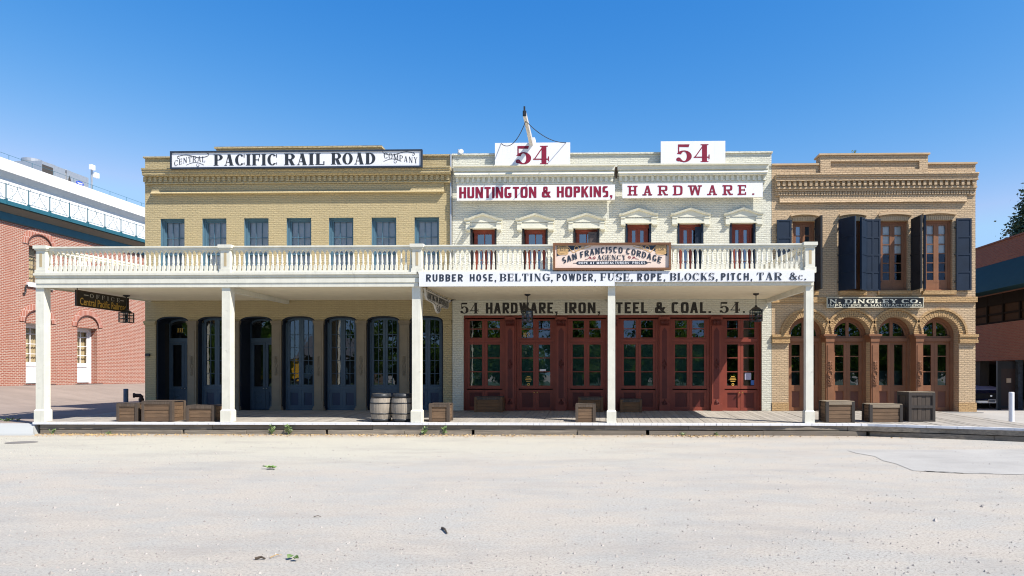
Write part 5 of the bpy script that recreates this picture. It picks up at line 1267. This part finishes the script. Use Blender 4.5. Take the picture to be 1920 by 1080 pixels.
kerbweed(540, 804, .27, .10, 30, 'tall thin weed right of the broad one by the footway')
kerbweed(796, 804, .26, .07, 26, 'upright weed at the footway just right of the middle post')
kerbweed(832, 805, .24, .09, 26, 'bright green weed at the footway below the square slatted crate')
kerbweed(1281, 812, .10, .14, 20, 'low weed at the footway between the fourth and last posts')
kerbweed(97, 803, .15, .13, 26, 'pale weed at the footway below the first veranda post')
kerbweed(204, 809, .09, .17, 22, 'small weed at the footway below the low crate on the left')
kerbweed(1345, 811, .08, .08, 12, 'tiny weed at the footway, rightmost of the weeds')
x, y = GP(12, 806, .04); leafy('weed_plant', 'weed patch on the pavement corner at the far left edge', x, y, alleyz(x, y), .10, .3, 60, M['weed'])
x, y = GP(33, 801, .1); leafy('weed_plant', 'tiny weed on the pavement corner left of the first post', x, y, alleyz(x, y), .05, .12, 18, M['weed'])
x = WX(1602, .1); leafy('parapet_plant', 'small green plant growing on the raised parapet of the ochre building', x, .1, WZ(1602, 290, .1), .17, .13, 30, M['weed'], 'plant', None)
for kx, px, py, sz, lab in ((0, 507, 880, .12, 'bright green fallen leaf sprig lying on the street in mid distance'), (1, 552, 1051, .09, 'curled green leaf lying on the street close to the viewer')):
    x, y = GP(px, py); g = MB()
    for k in range(9 if kx == 0 else 3):
        a = random.uniform(0, 2 * pi); l = sz * random.uniform(.5, 1); w = l * .35; ca, sa = cos(a), sin(a); ox = random.uniform(-sz, sz) * .7
        P = [(0, 0, .01), (l * .35, w, .06), (l * .75, w * .8, .05), (l, 0, .02), (l * .75, -w * .8, .045), (l * .35, -w, .03)]
        m_ = [(x + ox + a_ * ca - b_ * sa, y + a_ * sa + b_ * ca, .012 + c_ * sz * 6 + k * .002) for a_, b_, c_ in P]
        mid = (x + ox + l * .5 * ca, y + l * .5 * sa, .012 + sz * .12 + k * .002)
        for q in range(6): g.poly([m_[q], m_[(q + 1) % 6], mid])
    tag(obj('fallen_leaf', g, M['fresh'] if kx == 0 else M['weed']), lab, 'leaf')
for (a, b), (c, d), lab in (((478, 1050), (497, 1050), 'short thick brown twig on the street beside the curled leaf'), ((506, 1048), (528, 1043), 'thin straw coloured twig on the street near the curled leaf'), ((829, 992), (838, 1002), 'dark curled bark scrap alone on the street'), ((588, 971), (602, 971), 'thin dark twig on the street in mid foreground')):
    p, q = GP(a, b), GP(c, d); g = MB(); m_ = ((p[0] + q[0]) / 2, (p[1] + q[1]) / 2 + .02); r = .014 if 'bark' in lab or 'thick' in lab else .005
    g.tube([(*p, .012), (*m_, .022), (*q, .012)], r, 6, r * .5); tag(obj('twig', g, M['bark'] if 'straw' not in lab else M['dry']), lab, 'twig')
g = MB()
for k in range(2400):
    px = random.choice((random.gauss(560, 160), random.gauss(880, 120), random.gauss(1320, 60), random.uniform(90, 1700), random.gauss(190, 60))); x = WX(px, FY); 
    if x < LEFTX or x > E[-1][0]: continue
    y = fy(x) - .06 - abs(random.gauss(0, .28)); s = random.uniform(.008, .034); a = random.uniform(0, pi)
    g.poly([(x + s * cos(a), y + s * sin(a), .006), (x - s * .5 * sin(a), y + s * .5 * cos(a), .012 + s * .4), (x - s * cos(a), y - s * sin(a), .008), (x + s * .5 * sin(a), y - s * .5 * cos(a), .007)])
stuff('leaf_litter', g, M['dry'], 'dry brown leaf litter strewn along the foot of the boardwalk', 'leaf litter')
g = MB()
for k in range(5200):
    t = random.random() ** 1.6; y = -16.6 + 12 * t; dd = y - CAMY; x = random.uniform(-.95, .75) * dd; s = random.choice((.006, .008, .01, .012)) * random.uniform(.6, 1.6)
    if random.random() < .02: s *= 2
    a = random.uniform(0, 6.3); P = [(x + s * cos(a + q * 1.57) * random.uniform(.7, 1.2), y + s * sin(a + q * 1.57) * random.uniform(.7, 1.2), 0) for q in range(4)]; top = (x, y, s * .9)
    for q in range(4): g.poly([P[q], P[(q + 1) % 4], top])
stuff('gravel', g, M['stone'], 'loose small stones scattered over the pale street', 'gravel')
x, y = GP(40, 830); g = MB(); g.lathe([(.30, .0), (.30, .010), (.27, .014), (.05, .014)], (x, y, 0), 24); g.v = [(x + (a - x) * 1.1, y + (b - y) * .9, c) for a, b, c in g.v]; tag(obj('utility_cover', g, plain('dull_iron', (.15, .14, .13), .8)), 'round iron utility cover in the street at the left', 'cover')

# ================================================================== red brick building across the alley (left)
dx, dy, u = ray(160); T0 = 34.0; slope = (1160 - 1118) / F
RX = dx * T0 - slope * (CAMY + dy * T0)      # where its wall meets Y = 0
ra = math.atan(slope)
rb = thing('brick_building', 'red brick building with white upper storey and teal trimmed gallery across the alley', 'building', (RX, 0, 0), rz=-ra, local=True)
ca, sa = cos(-ra), sin(-ra)
def RL(px, py, off=0.0):      # a pixel on the plane local x = off -> local (y, z)
    dx, dy, u = ray(px, py)
    lx = lambda X, Y: (X - RX) * ca + Y * sa; ly = lambda X, Y: -(X - RX) * sa + Y * ca
    o0, d0 = lx(0, CAMY), dx * ca + dy * sa; t = (off - o0) / d0
    return ly(0 + dx * t, CAMY + dy * t), EYE + u * t
zB = RL(100, 437)[1]; zA = .2
doors = [(48.5, 90, 616.5, 720), (145, 182, 614.5, 718.5)]
yo = 3.0; ye = 26.0
ops = []
g = MB()
dl = []
for a, b, t_, bt in doors:
    y0, y1 = RL(a, 640)[0], RL(b, 640)[0]; dl.append((y0, y1, RL((a + b) / 2, 719)[1], RL(a, t_)[1]))
dl[0] = (dl[0][0], dl[0][0] + (dl[1][1] - dl[1][0]), dl[1][2], dl[1][3])
upw = (RL(54, 480)[0], RL(54, 480)[0] + 1.15, RL(60, 530)[1], RL(60, 461)[1])
hole = []
for y0, y1, z0, z1 in dl: hole.append((y0, y1, z0, z1 + .02))
hole.append(upw)
tmp = MB(); tmp.wall(yo, ye, zA, zB, 0, .62, [(a, b, c, d) for a, b, c, d in hole])
g.v += [(-y, x, z) for x, y, z in tmp.v]; g.f += tmp.f
g.box(-14, -.63, yo, ye, zA, zB); obj('wall', g, M['red'], rb)
def rot(mb): mb.v = [(-y, x, z) for x, y, z in mb.v]; return mb      # from a board facing -Y to one facing +X
for k, (y0, y1, z0, z1) in enumerate(hole):
    yc, hw = (y0 + y1) / 2, (y1 - y0) / 2
    m = MB(); n = 24; rise = hw * 1.0
    m.archring(yc, z1 + .06, hw + .34, rise * .8 + .34, hw + .08, rise * .8 + .08, -.03, .02); obj('arch', rot(m), brick('arch_brick', (.36, .115, .07), (.3, .085, .05), (.6, .48, .42), w=.08, h=.3, ms=.012, bump=.4, dist=.005) if k == 0 else bpy.data.materials['arch_brick'], rb)
    m = MB(); m.archring(yc, z1 + .06, hw + .08, rise * .8 + .08, hw + .035, rise * .8 + .035, -.055, .02); obj('arch_dark_mould', rot(m), plain('dark_brick_mould', (.10, .035, .025), .9) if k == 0 else bpy.data.materials['dark_brick_mould'], rb)  # dark ring inside the brick arch
    f, p, q = MB(), MB(), MB(); yy = .36 if k < 2 else .20
    if k < 2:
        f.box(y0 + .003, y0 + .09, yy - .05, yy + .1, z0, z1); f.box(y1 - .09, y1 - .003, yy - .05, yy + .1, z0, z1); f.box(y0 + .09, y1 - .09, yy - .048, yy + .098, z1 - .09, z1)
        zm = z0 + (z1 - z0) * .34; leaf_grid(f, p, y0 + .09, y1 - .09, zm, z1 - .09, yy, [zm + (z1 - zm) * k_ / 4 for k_ in (1, 2, 3)], 2, .14, .03, .05, .10, .08); panelled(f, q, y0 + .09, y1 - .09, z0 + .05, zm - .002, yy, .12)
        w = obj('door', rot(f), M['white'], rb); obj('pane', rot(p), M['clear'], w); obj('door_panel', rot(q), M['white'], w)
        h = MB(); knob(h, y0 + .16, yy - .03, zm - .1, .035); obj('handle', rot(h), M['iron'], w)
        h = MB(); h.box(y0 - .12, y1 + .12, -.22, .03, z0 - .13, z0 - .01); obj('door_step', rot(h), M['iron'], w)
        zc = zm
    else:
        leaf_grid(f, p, y0, y1, z0, z1, yy, [z0 + (z1 - z0) * k_ / 4 for k_ in (1, 2, 3)], 2, .07, .03, .05); w = obj('window', rot(f), plain('grey_brown_sash', (.2, .15, .12), .6), rb); obj('pane', rot(p), M['clear'], w); zc = z0
        h = MB(); h.box(y0 - .12, y1 + .12, -.08, .03, z0 - .2, z0 - .0); obj('sill', rot(h), M['white'], w)
    c = MB(); n = 16
    for j in range(n):
        a, b = y0 + .1 + (y1 - y0 - .2) * j / n, y0 + .1 + (y1 - y0 - .2) * (j + 1) / n; o0, o1 = .14 + .03 * (j % 2), .14 + .03 * ((j + 1) % 2); c.poly([(a, yy + o0, zc), (b, yy + o1, zc), (b, yy + o1, z1), (a, yy + o0, z1)])
    obj('curtain', rot(c), M['curtain'], w)
    c = MB(); c.box(y0 + .002, y1 - .002, .56, .60, z0 + .002, z1); obj('backing', rot(c), M['dark'], w)
# gallery edge, white upper storey, cornice and roof
zE0, zE1 = RL(100, 407, .55)[1], RL(100, 400, .55)[1]
g = MB(); zT = RL(100, 421, .1)[1]; i = [( .0, zB), (.07, zB), (.10, zB + .05), (.10, zT), (.42, zE0), (.55, zE0), (.55, zE1), (-.02, zE1)]
g.prism(i, lambda u, v, d: (u, d, v), yo, ye); obj('gallery_edge', g, M['tealp'], rb)
g = MB(); g.prism([(.12, zT - .01), (.40, zE0 - .035), (.42, zE0 - .005), (.13, zT + .02)], lambda u, v, d: (u + .004, d, v - .012), yo, ye); obj('soffit', g, M['soff'], rb)
zP0, zP1, zP2, zP3 = RL(100, 361, .1)[1], RL(100, 353, .2)[1], RL(100, 350, .25)[1], RL(100, 329, .25)[1]
g = MB(); g.box(-13.5, .0, yo, ye, zE1, zP0 + .3); g.prism([(0, zP0 - .12), (.03, zP0), (.06, zP0 + .02), (.22, zP1 + .05), (.25, zP2), (.25, zP3), (-.3, zP3), (-.3, zP0)], lambda u, v, d: (u, d, v), yo, ye); g.box(-13.5, -.31, yo, ye, zP0 + .31, zP0 + .5)
obj('upper_storey', g, M['wroof'], rb)
# railing of the gallery
zR = RL(100, 372.5, .5)[1]; g = MB(); g.tube([(.5, yo, zR), (.5, ye, zR)], .014, 6); g.tube([(.5, yo, zE1 + .09), (.5, ye, zE1 + .09)], .012, 6)
rl = obj('gallery_railing', g, M['tealp'], rb)
for k in range(20):
    y = yo + 1.12 * k + .4
    g = MB(); g.tube([(.5, y, zE1), (.5, y, zR + .03)], .022, 6); g.box(.44, .56, y - .03, y + .03, zE1 - .12, zE1 + .06); obj('baluster_post', g, M['tealp'], rl)
    g = MB(); h = zR - zE1; m = y + .56
    for s_ in (1, -1):
        g.tube([(.5, m + s_ * (.42 - .42 * sin(t * pi / 2)), zE1 + .09 + (h - .09) * t) for t in [j / 8 for j in range(9)]], .008, 4)
        for zc in (.28, .72): g.tube([(.5, m + s_ * (.30 + .07 * cos(a)) , zE1 + h * zc + .07 * sin(a)) for a in [pi * 1.6 * j / 8 for j in range(9)]], .007, 4)
    obj('scroll', g, M['tealp'], rl)
g = MB(); zz_ = zP3 + .42
g.tube([(-.35, yo, zz_), (-.35, ye - 3.5, zz_)], .008, 5)
for k in range(14): g.tube([(-.35, yo + 1.2 * k, zP3 - .1), (-.35, yo + 1.2 * k, zz_)], .010, 5)
obj('roof_railing', g, M['tealp'], rb)
g = MB()
for k in range(40): y = yo + .55 * k; g.box(.0, .012, y, y + .05, zP0 - .22, zP0 - .17)
obj('wall_stud', g, M['steel'], rb)
# S-shaped wall tie
yy, z_ = RL(46, 543); g = MB(); g.tube([(.05, yy + .10, z_ + .2), (.05, yy + .04, z_ + .2), (.05, yy, z_ + .12), (.05, yy, z_ - .1), (.05, yy - .04, z_ - .17), (.05, yy - .12, z_ - .18)], .035, 6); obj('wall_tie', g, M['iron'], rb)
# roof plant, set back behind the parapet
def onroof(px, py, off): y, z = RL(px, py, off); return (off, y, z)
rz_ = zP0 + .5
def toW(x, y, z): return (RX + x * ca - y * sa, x * sa + y * ca, z)
off = -2.2; ya = RL(78, 320, off)[0]; yb = RL(166, 340, off)[0]; zt_ = RL(110, 313, off)[1]
t = thing('roof_chiller', 'grey rooftop chiller with two fans behind the white parapet', 'air conditioner', toW(off - 1, (ya + yb) / 2, rz_), rz=-ra, local=True)
bm = MB(); Lh = (yb - ya) / 2; H = zt_ - rz_ + .0
for s0, s1 in ((-Lh, -.06), (.06, Lh)): bm.prism([(-1.0, 0), (1.0, 0), (1.0, H), (-1.0, H)], lambda u, v, d: (u, d, v), s0, s1)
bm.box(-.95, .95, -.061, .061, 0, H * .9); obj('cabinet', bm, M['steel'], t)
bm = MB(); bm.prism([(-.2 * Lh, .1), (.35 * Lh, .1), (.08 * Lh, H * .85)], lambda u, v, d: (d, u + .1, v), 1.002, 1.02); bm.poly([(1.01, -Lh * .98, H * .35), (1.01, -Lh * .55, H * .35), (1.01, -Lh * .55, H * .9), (1.01, -Lh * .98, H * .9)]); obj('coil_grille', bm, plain('dark_coil', (.04, .035, .032), .8), t)
for k in (-.62, -.1, .55):
    bm = MB(); bm.lathe([(.42, 0), (.46, .08), (.46, .22), (.42, .24), (.40, .10), (.05, .1)], (0, Lh * k, H), 20); obj('fan', bm, M['steel'], t)
bm = MB(); bm.prism([(Lh * .60 + .26 * cos(a), H * .72 + .12 * sin(a)) for a in [2 * pi * k / 20 for k in range(20)]], lambda u, v, d: (d, u, v), 1.001, 1.012); obj('badge', bm, M['logo'], t)
bm = MB(); stroke(bm, [(Lh * .60 - .16 + .32 * k / 8, H * .72 + .03 * (-1) ** k) for k in range(9)], .03, along_y(1.012), .004); obj('badge_lettering', bm, M['white'], t)
off = -1.0; y_, z_ = RL(172, 345, off)
t = thing('roof_antenna', 'pair of white boxes on a short pole at the roof edge', 'antenna', toW(off, y_, rz_), rz=-ra, local=True)
ztop = RL(168, 313, off)[1] - rz_
bm = MB(); bm.tube([(0, 0, 0), (0, 0, ztop)], .045, 8); bm.box(-.06, .06, -.12, .12, 0, .5); obj('pole', bm, M['steel'], t)
for (dy_, dz_) in ((-.12, -.14), (.16, -.48)): 
    bm = MB(); bm.box(.05, .19, dy_ - .13, dy_ + .13, ztop + dz_, ztop + dz_ + .25); bm.box(.02, .05, dy_ - .05, dy_ + .05, ztop + dz_ + .08, ztop + dz_ + .2); obj('antenna_box', bm, M['white'], t)

# ================================================================== dark brick building, gate and car (right)
XW = WX(1850, 8.5)
def QL(px, py, off=0.0):     # pixel on the plane X = XW+off
    dx, dy, u = ray(px, py); t = (XW + off) / dx; return CAMY + dy * t, EYE + u * t
zl = lambda py: QL(1870, py)[1]
qb = thing('brick_building', 'dark red brick building with teal awning and open car bay at the right edge', 'building', (XW, 5, 0))
g = MB(); z0, z1, z2, z3 = zl(676), zl(606), zl(551), zl(455) ; ya, yb = 4.0, 34.0
g.box(XW, XW + 14, ya, yb, z0, z1); g.box(XW, XW + 14, ya, yb, z2, z3); g.box(XW + .35, XW + 13.9, ya + .3, yb - .1, z1, z2); obj('wall', g, M['red2'], qb)
g = MB(); g.box(XW - .05, XW + 14.05, ya - .05, yb, z3, z3 + .06); obj('coping', g, M['red2'], qb)
g = MB(); p = MB(); n = 26
for k in range(n + 1): y = ya + (yb - ya) * k / n; g.box(XW + .06, XW + .34, y - .04, y + .04, z1, z2)
g.box(XW + .07, XW + .34, ya + .04, yb, z1, z1 + .08); g.box(XW + .07, XW + .34, ya + .04, yb, z2 - .45, z2); g.box(XW + .09, XW + .33, ya + .05, yb, z1 + (z2 - z1) * .30, z1 + (z2 - z1) * .30 + .07)
p.poly([(XW + .15, ya, z1), (XW + .15, yb, z1), (XW + .15, yb, z2), (XW + .15, ya, z2)])
w = obj('window_band', g, plain('brown_black_frame', (.016, .012, .010), .8, 0, .05), qb); obj('pane', p, plain('bronze_pane', (.045, .028, .02), .8, 0, .05), w)
g = MB(); zaw = zl(515); g.hexa([(XW - .85, ya - 1, z2 + .04), (XW - .01, ya - 1, z2 + .04), (XW - .01, yb, z2 + .04), (XW - .85, yb, z2 + .04)], [(XW - .80, ya - 1, z2 + .12), (XW - .01, ya - 1, zaw + .5), (XW - .01, yb, zaw + .5), (XW - .80, yb, z2 + .12)]); obj('awning', g, paint('dark_teal_canvas', (.012, .05, .062), .7, .1), qb)
g = MB()
for y in (5.2, 9.2, 13.2, 17.2, 22): g.box(XW + .1, XW + .5, y, y + .4, 0, z0)
g.box(XW + .0, XW + 13.9, 20, 20.3, 0, z0); g.box(XW + 12, XW + 12.3, ya, 20, 0, z0); obj('car_bay_wall', g, M['dark'], qb)
g = MB()
for k in range(8): x = XW - 3 + k * .9; g.box(x, x + .07, 19.7, 19.78, 0, z0)
for z in (z0 - .5, z0 - 1.2): g.box(XW - 3, XW + 5, 19.705, 19.775, z, z + .07)
obj('mullion', g, M['iron'], qb)
# dark metal gate
Yg = 6.6; gx0, gx1 = WX(1870.5, Yg), WX(1909, Yg); gz1, gz0 = WZ(1890, 676.5, Yg), .12
t = thing('metal_gate', 'dark rusty metal gate with upright bars and a scuffed post by the car', 'gate', (gx0, Yg, gz0))
g = MB(); g.box(gx0, gx0 + .14, Yg, Yg + .1, gz0, gz1); g.box(gx0 + .14, gx1, Yg + .02, Yg + .08, gz1 - .32, gz1 - .02); g.box(gx0 + .14, gx1, Yg + .02, Yg + .08, gz0 + .1, gz0 + .2); obj('gate_frame', g, M['iron'], t)
g = MB(); n = 12
for k in range(n): x = gx0 + .16 + (gx1 - gx0 - .16) * k / n; g.box(x, x + .055, Yg + .035, Yg + .065, gz0 + .2, gz1 - .32)
obj('bars', g, plain('rusty_bars', (.045, .025, .02), .6), t)
g = MB(); g.box(gx0 + .14, gx1, Yg + .09, Yg + .1, gz0 + .15, gz1 - .1); obj('backing_sheet', g, plain('dark_sheet', (.022, .014, .011), .9, 0, .05), t)
px_ = WX(1912, Yg - .1); g = MB(); g.box(px_ - .09, px_ + .09, Yg - .15, Yg + .05, gz0 - .05, WZ(1912, 675, Yg)); obj('gate_post', g, paint('scuffed_blue_post', (.05, .065, .085), .5, .9, .3, 7), t)
g = MB(); xq, zq_ = WX(1892, Yg), WZ(1892, 713.5, Yg); g.box(xq - .09, xq + .09, Yg + .01, Yg + .03, zq_ - .09, zq_ + .09); s_ = obj('notice', g, plain('notice_card', (.55, .42, .3), .6), t)
# car, nose towards the street
Yc = 8.3; cx0 = WX(1851.5, Yc); 
t = thing('parked_car', 'dark car with bonnet coloured pale as if reflecting, parked in the open bay beside the gate', 'car', (cx0, Yc, .12))
secs = [(0.0, .80, .28, .62), (.10, .88, .22, .78), (.5, .93, .2, .88), (1.3, .94, .2, .97), (1.5, .95, .2, 1.0), (3.8, .95, .2, 1.02), (4.6, .9, .25, .95), (4.75, .8, .35, .7)]
g = MB(); m = 10
for y_, hw, zb_, zt_ in secs:
    for hx, hz in ((-1, 0), (-1.0, .35), (-1.02, .6), (-.97, .85), (-.75, 1), (.75, 1), (.97, .85), (1.02, .6), (1.0, .35), (1, 0)): g.v.append((cx0 + hx * hw, Yc + y_, .12 + zb_ + hz * (zt_ - zb_)))
for k in range(len(secs) - 1):
    for q in range(m): g.f.append((k * m + q, k * m + (q + 1) % m, (k + 1) * m + (q + 1) % m, (k + 1) * m + q))
g.f.append(tuple(range(m))); g.f.append(tuple((len(secs) - 1) * m + q for q in range(m - 1, -1, -1))); body = obj('body', g, M['carblue'], t, True)
g = MB(); ps = [(.12, .80), (.5, .895), (1.3, .985)]
for (ya_, za_), (yb_, zb_) in zip(ps, ps[1:]): g.hexa([(cx0 - .74, Yc + ya_, .12 + za_), (cx0 + .74, Yc + ya_, .12 + za_), (cx0 + .76, Yc + yb_, .12 + zb_), (cx0 - .76, Yc + yb_, .12 + zb_)], [(cx0 - .7, Yc + ya_, .14 + za_), (cx0 + .7, Yc + ya_, .14 + za_), (cx0 + .72, Yc + yb_, .14 + zb_), (cx0 - .72, Yc + yb_, .14 + zb_)])
obj('bonnet', g, M['hood'], t)  # pale colour stands in for a bright reflection on the dark car
g = MB(); cab = [(1.35, .74, .98), (2.1, .62, 1.42), (3.2, .62, 1.44), (4.2, .72, 1.0)]
for (ya_, wa, za_), (yb_, wb, zb_) in zip(cab, cab[1:]): g.hexa([(cx0 - .8, Yc + ya_, 1.1), (cx0 + .8, Yc + ya_, 1.1), (cx0 + .8, Yc + yb_ - .001, 1.1), (cx0 - .8, Yc + yb_ - .001, 1.1)], [(cx0 - wa, Yc + ya_, .12 + za_), (cx0 + wa, Yc + ya_, .12 + za_), (cx0 + wb, Yc + yb_ - .001, .12 + zb_), (cx0 - wb, Yc + yb_ - .001, .12 + zb_)])
obj('cabin', g, plain('dark_car_glass', (.012, .012, .015), .08), t)
g = MB(); g.box(cx0 - .5, cx0 + .5, Yc - .03, Yc + .06, .55, .78); obj('grille', g, M['rubber'], t)
g = MB(); g.box(cx0 - .86, cx0 + .86, Yc - .09, Yc + .1, .36, .46); obj('bumper', g, M['chrome'], t)
for s_ in (-1, 1):
    g = MB(); g.lathe([(.001, 0), (.08, .01), (.09, .03), (.09, .08)], (0, 0, 0), 14); g.v = [(cx0 + s_ * .68 + a, Yc - .0 + c_, .12 + .56 + b * .8) for a, b, c_ in g.v]; obj('headlight', g, plain('headlamp_glass', (.25, .26, .28), .1), t, True)
    for yy in (.85, 3.75):
        g = MB(); g.lathe([(.2, -.1), (.32, -.1), (.33, -.05), (.33, .05), (.32, .1), (.2, .1)], (0, 0, 0), 18); g.v = [(cx0 + s_ * .84 + c_, Yc + yy + a, .12 + .32 + b) for a, b, c_ in g.v]; wh = obj('wheel', g, M['rubber'], t, True)
        g = MB(); g.lathe([(.2, -.09), (.2, .09)], (0, 0, 0), 14); g.v = [(cx0 + s_ * .84 + c_, Yc + yy + a, .12 + .32 + b) for a, b, c_ in g.v]; obj('rim', g, M['steel'], wh)
g = MB(); g.box(cx0 - .02, cx0 + .28, Yc - .12, Yc - .10, .38, .53); pl = obj('licence_plate', g, M['plate'], t)
g = MB(); 
for k in range(6): g.box(cx0 + .015 + k * .043, cx0 + .043 + k * .043, Yc - .124, Yc - .12, .42, .49)
obj('plate_characters', g, M['navy'], pl)
g = MB(); g.prism([(.05 * cos(a), .035 * sin(a)) for a in [2 * pi * k / 10 for k in range(10)]], lambda u, v, d: (cx0 + .13 + u, d, .67 + v), Yc - .05, Yc - .03); obj('emblem', g, M['chrome'], t)

# ================================================================== trees
def tree(name, label, x, y, h, r, zc0, nclump, nleaf, mat, ls=.22, group=None, conifer=False, z0=0):
    t = thing(name, label, 'tree', (x, y, z0), group); g = MB()
    g.tube([(x, y, z0 - .1), (x + .1, y, z0 + h * .3), (x - .1, y + .1, z0 + h * (.55 if not conifer else .95))], h * .03, 9, h * .008)
    L = MB(); cl = []
    for k in range(nclump):
        if conifer:
            f = (k + random.random()) / nclump; rr = r * (1 - f) ** .8 * random.uniform(.55, 1.05) + .15; a = random.uniform(0, 2 * pi); c = Vector((x + cos(a) * rr, y + sin(a) * rr, z0 + zc0 + (h - zc0) * f)); cr = r * .13 + .1
        else:
            while True:
                v = Vector((random.uniform(-1, 1), random.uniform(-1, 1), random.uniform(-1, 1)))
                if .25 < v.length < 1: break
            c = Vector((x + v.x * r, y + v.y * r, z0 + (zc0 + h) / 2 + v.z * (h - zc0) / 2)); cr = r * random.uniform(.16, .30)
            if k % 4 == 0:
                p0 = Vector((x, y, z0 + h * random.uniform(.25, .5))); g.tube([p0, p0.lerp(c, .5) + Vector((0, 0, -.3)), c], h * .010, 5, h * .003)
        cl.append((c, cr))
    for k in range(nleaf):
        c, cr = cl[k % nclump]; v = Vector((random.gauss(0, 1), random.gauss(0, 1), random.gauss(0, .8))) * cr * .55; p = c + v
        d1 = Vector((random.uniform(-1, 1), random.uniform(-1, 1), random.uniform(-.8, .5))).normalized(); d2 = d1.cross(Vector((random.uniform(-1, 1), random.uniform(-1, 1), random.uniform(-1, 1)))).normalized(); s = ls * random.uniform(.6, 1.3)
        L.poly([p, p + d1 * s * .5 + d2 * s * .3, p + d1 * s, p + d1 * s * .5 - d2 * s * .3])
    obj('trunk', g, M['bark'], t); obj('crown', L, mat, t)
dx, dy, u = ray(1940, 400); D = 62
tree('conifer_tree', 'dark conifer rising behind the dark red brick building at the right', dx * D, CAMY + dy * D, EYE + (702 - 356) / 1280 * D, 4.9, 3.0, 240, 22000, M['fir'], .32, None, True)
# trees, carriage and depot across the street: they are what the window glass mirrors
g = MB(); g.poly([(-90, -120, .02), (70, -120, .02), (70, -34, .02), (-90, -34, .02)]); structure('added_lawn', g, leafmat('added_dark_grass', (.05, .085, .02), (.05, .085, .02)))  # unseen dark grass added so the lower panes mirror less bright ground
G_ = 'trees across the street'
for px, vy, h, r, lab in ((330, 44, 11, 4.2, 'broad leafy tree across the street mirrored in the first blue bays'), (462, 50, 9.5, 3.2, 'leafy tree behind the yellow carriage mirrored in the third blue bay'), (745, 44, 11, 4.6, 'leafy tree across the street mirrored in the bay behind the barrels'), (905, 46, 11.5, 4.4, 'leafy tree across the street mirrored in the first maroon shop window'), (1075, 52, 11, 3.4, 'leafy tree across the street mirrored left of the fourth post'), (1250, 50, 9.5, 3.6, 'leafy tree across the street mirrored right of the fourth post'), (1400, 48, 11, 4.2, 'leafy tree across the street mirrored in the last maroon door'), (1560, 46, 11, 4.5, 'leafy tree across the street mirrored left of the tall crate'), (1740, 46, 11, 4.8, 'leafy tree across the street mirrored in the last round arches')):
    tree('leafy_tree', lab, WX(px, vy), -vy, h, r, .9, 70, 6000, M['leaf'], .42, G_)
for px, vy, h, r, lab in ((870, 60, 5.6, 3.6, 'added low foliage darkening the reflection behind the first maroon window'), (975, 60, 5.3, 3.4, 'added low foliage darkening the reflection in the door numbered 113'), (1090, 60, 5.7, 3.6, 'added low foliage darkening the reflection just left of the fourth post'), (1185, 60, 5.2, 3.4, 'added low foliage darkening the reflection just right of the fourth post'), (1300, 60, 5.6, 3.6, 'added low foliage darkening the reflection in the fifth maroon bay'), (1400, 60, 5.8, 3.6, 'added low foliage darkening the reflection behind the right hand maroon door'), (1510, 60, 6.2, 3.8, 'added low foliage darkening the reflection in the first round arch'), (1620, 60, 6.4, 3.8, 'added low foliage darkening the reflection in the second round arch'), (1720, 60, 6.2, 3.8, 'added low foliage darkening the reflection in the third round arch'), (1830, 60, 6.4, 3.8, 'added low foliage darkening the reflection in the fourth round arch'), (400, 62, 5.6, 3.6, 'added low foliage darkening the reflection in the second blue bay'), (790, 62, 5.6, 3.8, 'added low foliage darkening the reflection in the last blue bay')):
    tree('added_low_foliage', lab, WX(px, vy), -vy, h, r, .2, 60, 6000, M['leaf'], .5, G_)  # unseen low foliage added across the street to darken what the panes mirror
vy = 62; xa, xb = WX(455, vy), WX(545, vy); zt_ = WZ(500, 676, vy)
t = thing('railway_carriage', 'yellow railway carriage across the street mirrored in the blue glazed door', 'carriage', ((xa + xb) / 2, -vy, 0))
g = MB(); g.box(xa, xb, -vy - 2.6, -vy, .9, zt_); obj('body', g, M['yellow'], t)
g = MB(); g.prism([(-.15, 0), (2.75, 0), (2.5, .3), (1.9, .45), (.7, .45), (.1, .3)], lambda u, v, d: (d, -vy - u, zt_ + v), xa - .2, xb + .2); obj('roof', g, M['roofgrey'], t)
for k in range(4):
    x = xa + (xb - xa) * (k + .5) / 4; g = MB(); g.box(x - .3, x + .3, -vy, -vy + .02, 1.9, zt_ - .4); obj('window', g, M['dark'], t)
g = MB(); g.box(xa, xb, -vy - 2.5, -vy - .1, .55, .9); obj('underframe', g, M['iron'], t)
for x in (xa + .8, xa + 1.7, xb - 1.7, xb - .8):
    g = MB(); g.lathe([(.42, -.06), (.42, .06)], (0, 0, 0), 16); g.v = [(x + a, -vy - .25 + c_, .45 + b) for a, b, c_ in g.v]; obj('wheel', g, M['iron'], t)
vy = 80; xa, xb = WX(560, vy), WX(690, vy)
t = thing('depot_building', 'grey roofed depot across the street mirrored in the middle blue bays', 'building', ((xa + xb) / 2, -vy, 0))
g = MB(); g.box(xa, xb, -vy - 8, -vy, 0, 4.2); obj('wall', g, plain('dull_brown_boarding', (.14, .10, .08), .8), t)
g = MB(); g.prism([(-.8, 4.2), (8.8, 4.2), (4, 7.4)], lambda u, v, d: (d, -vy - u, v), xa - .6, xb + .6); obj('roof', g, M['roofgrey'], t)
for k in range(4): x = xa + (xb - xa) * (k + .5) / 4; g = MB(); g.box(x - .6, x + .6, -vy, -vy + .04, 1, 3); obj('window', g, M['white'], t)
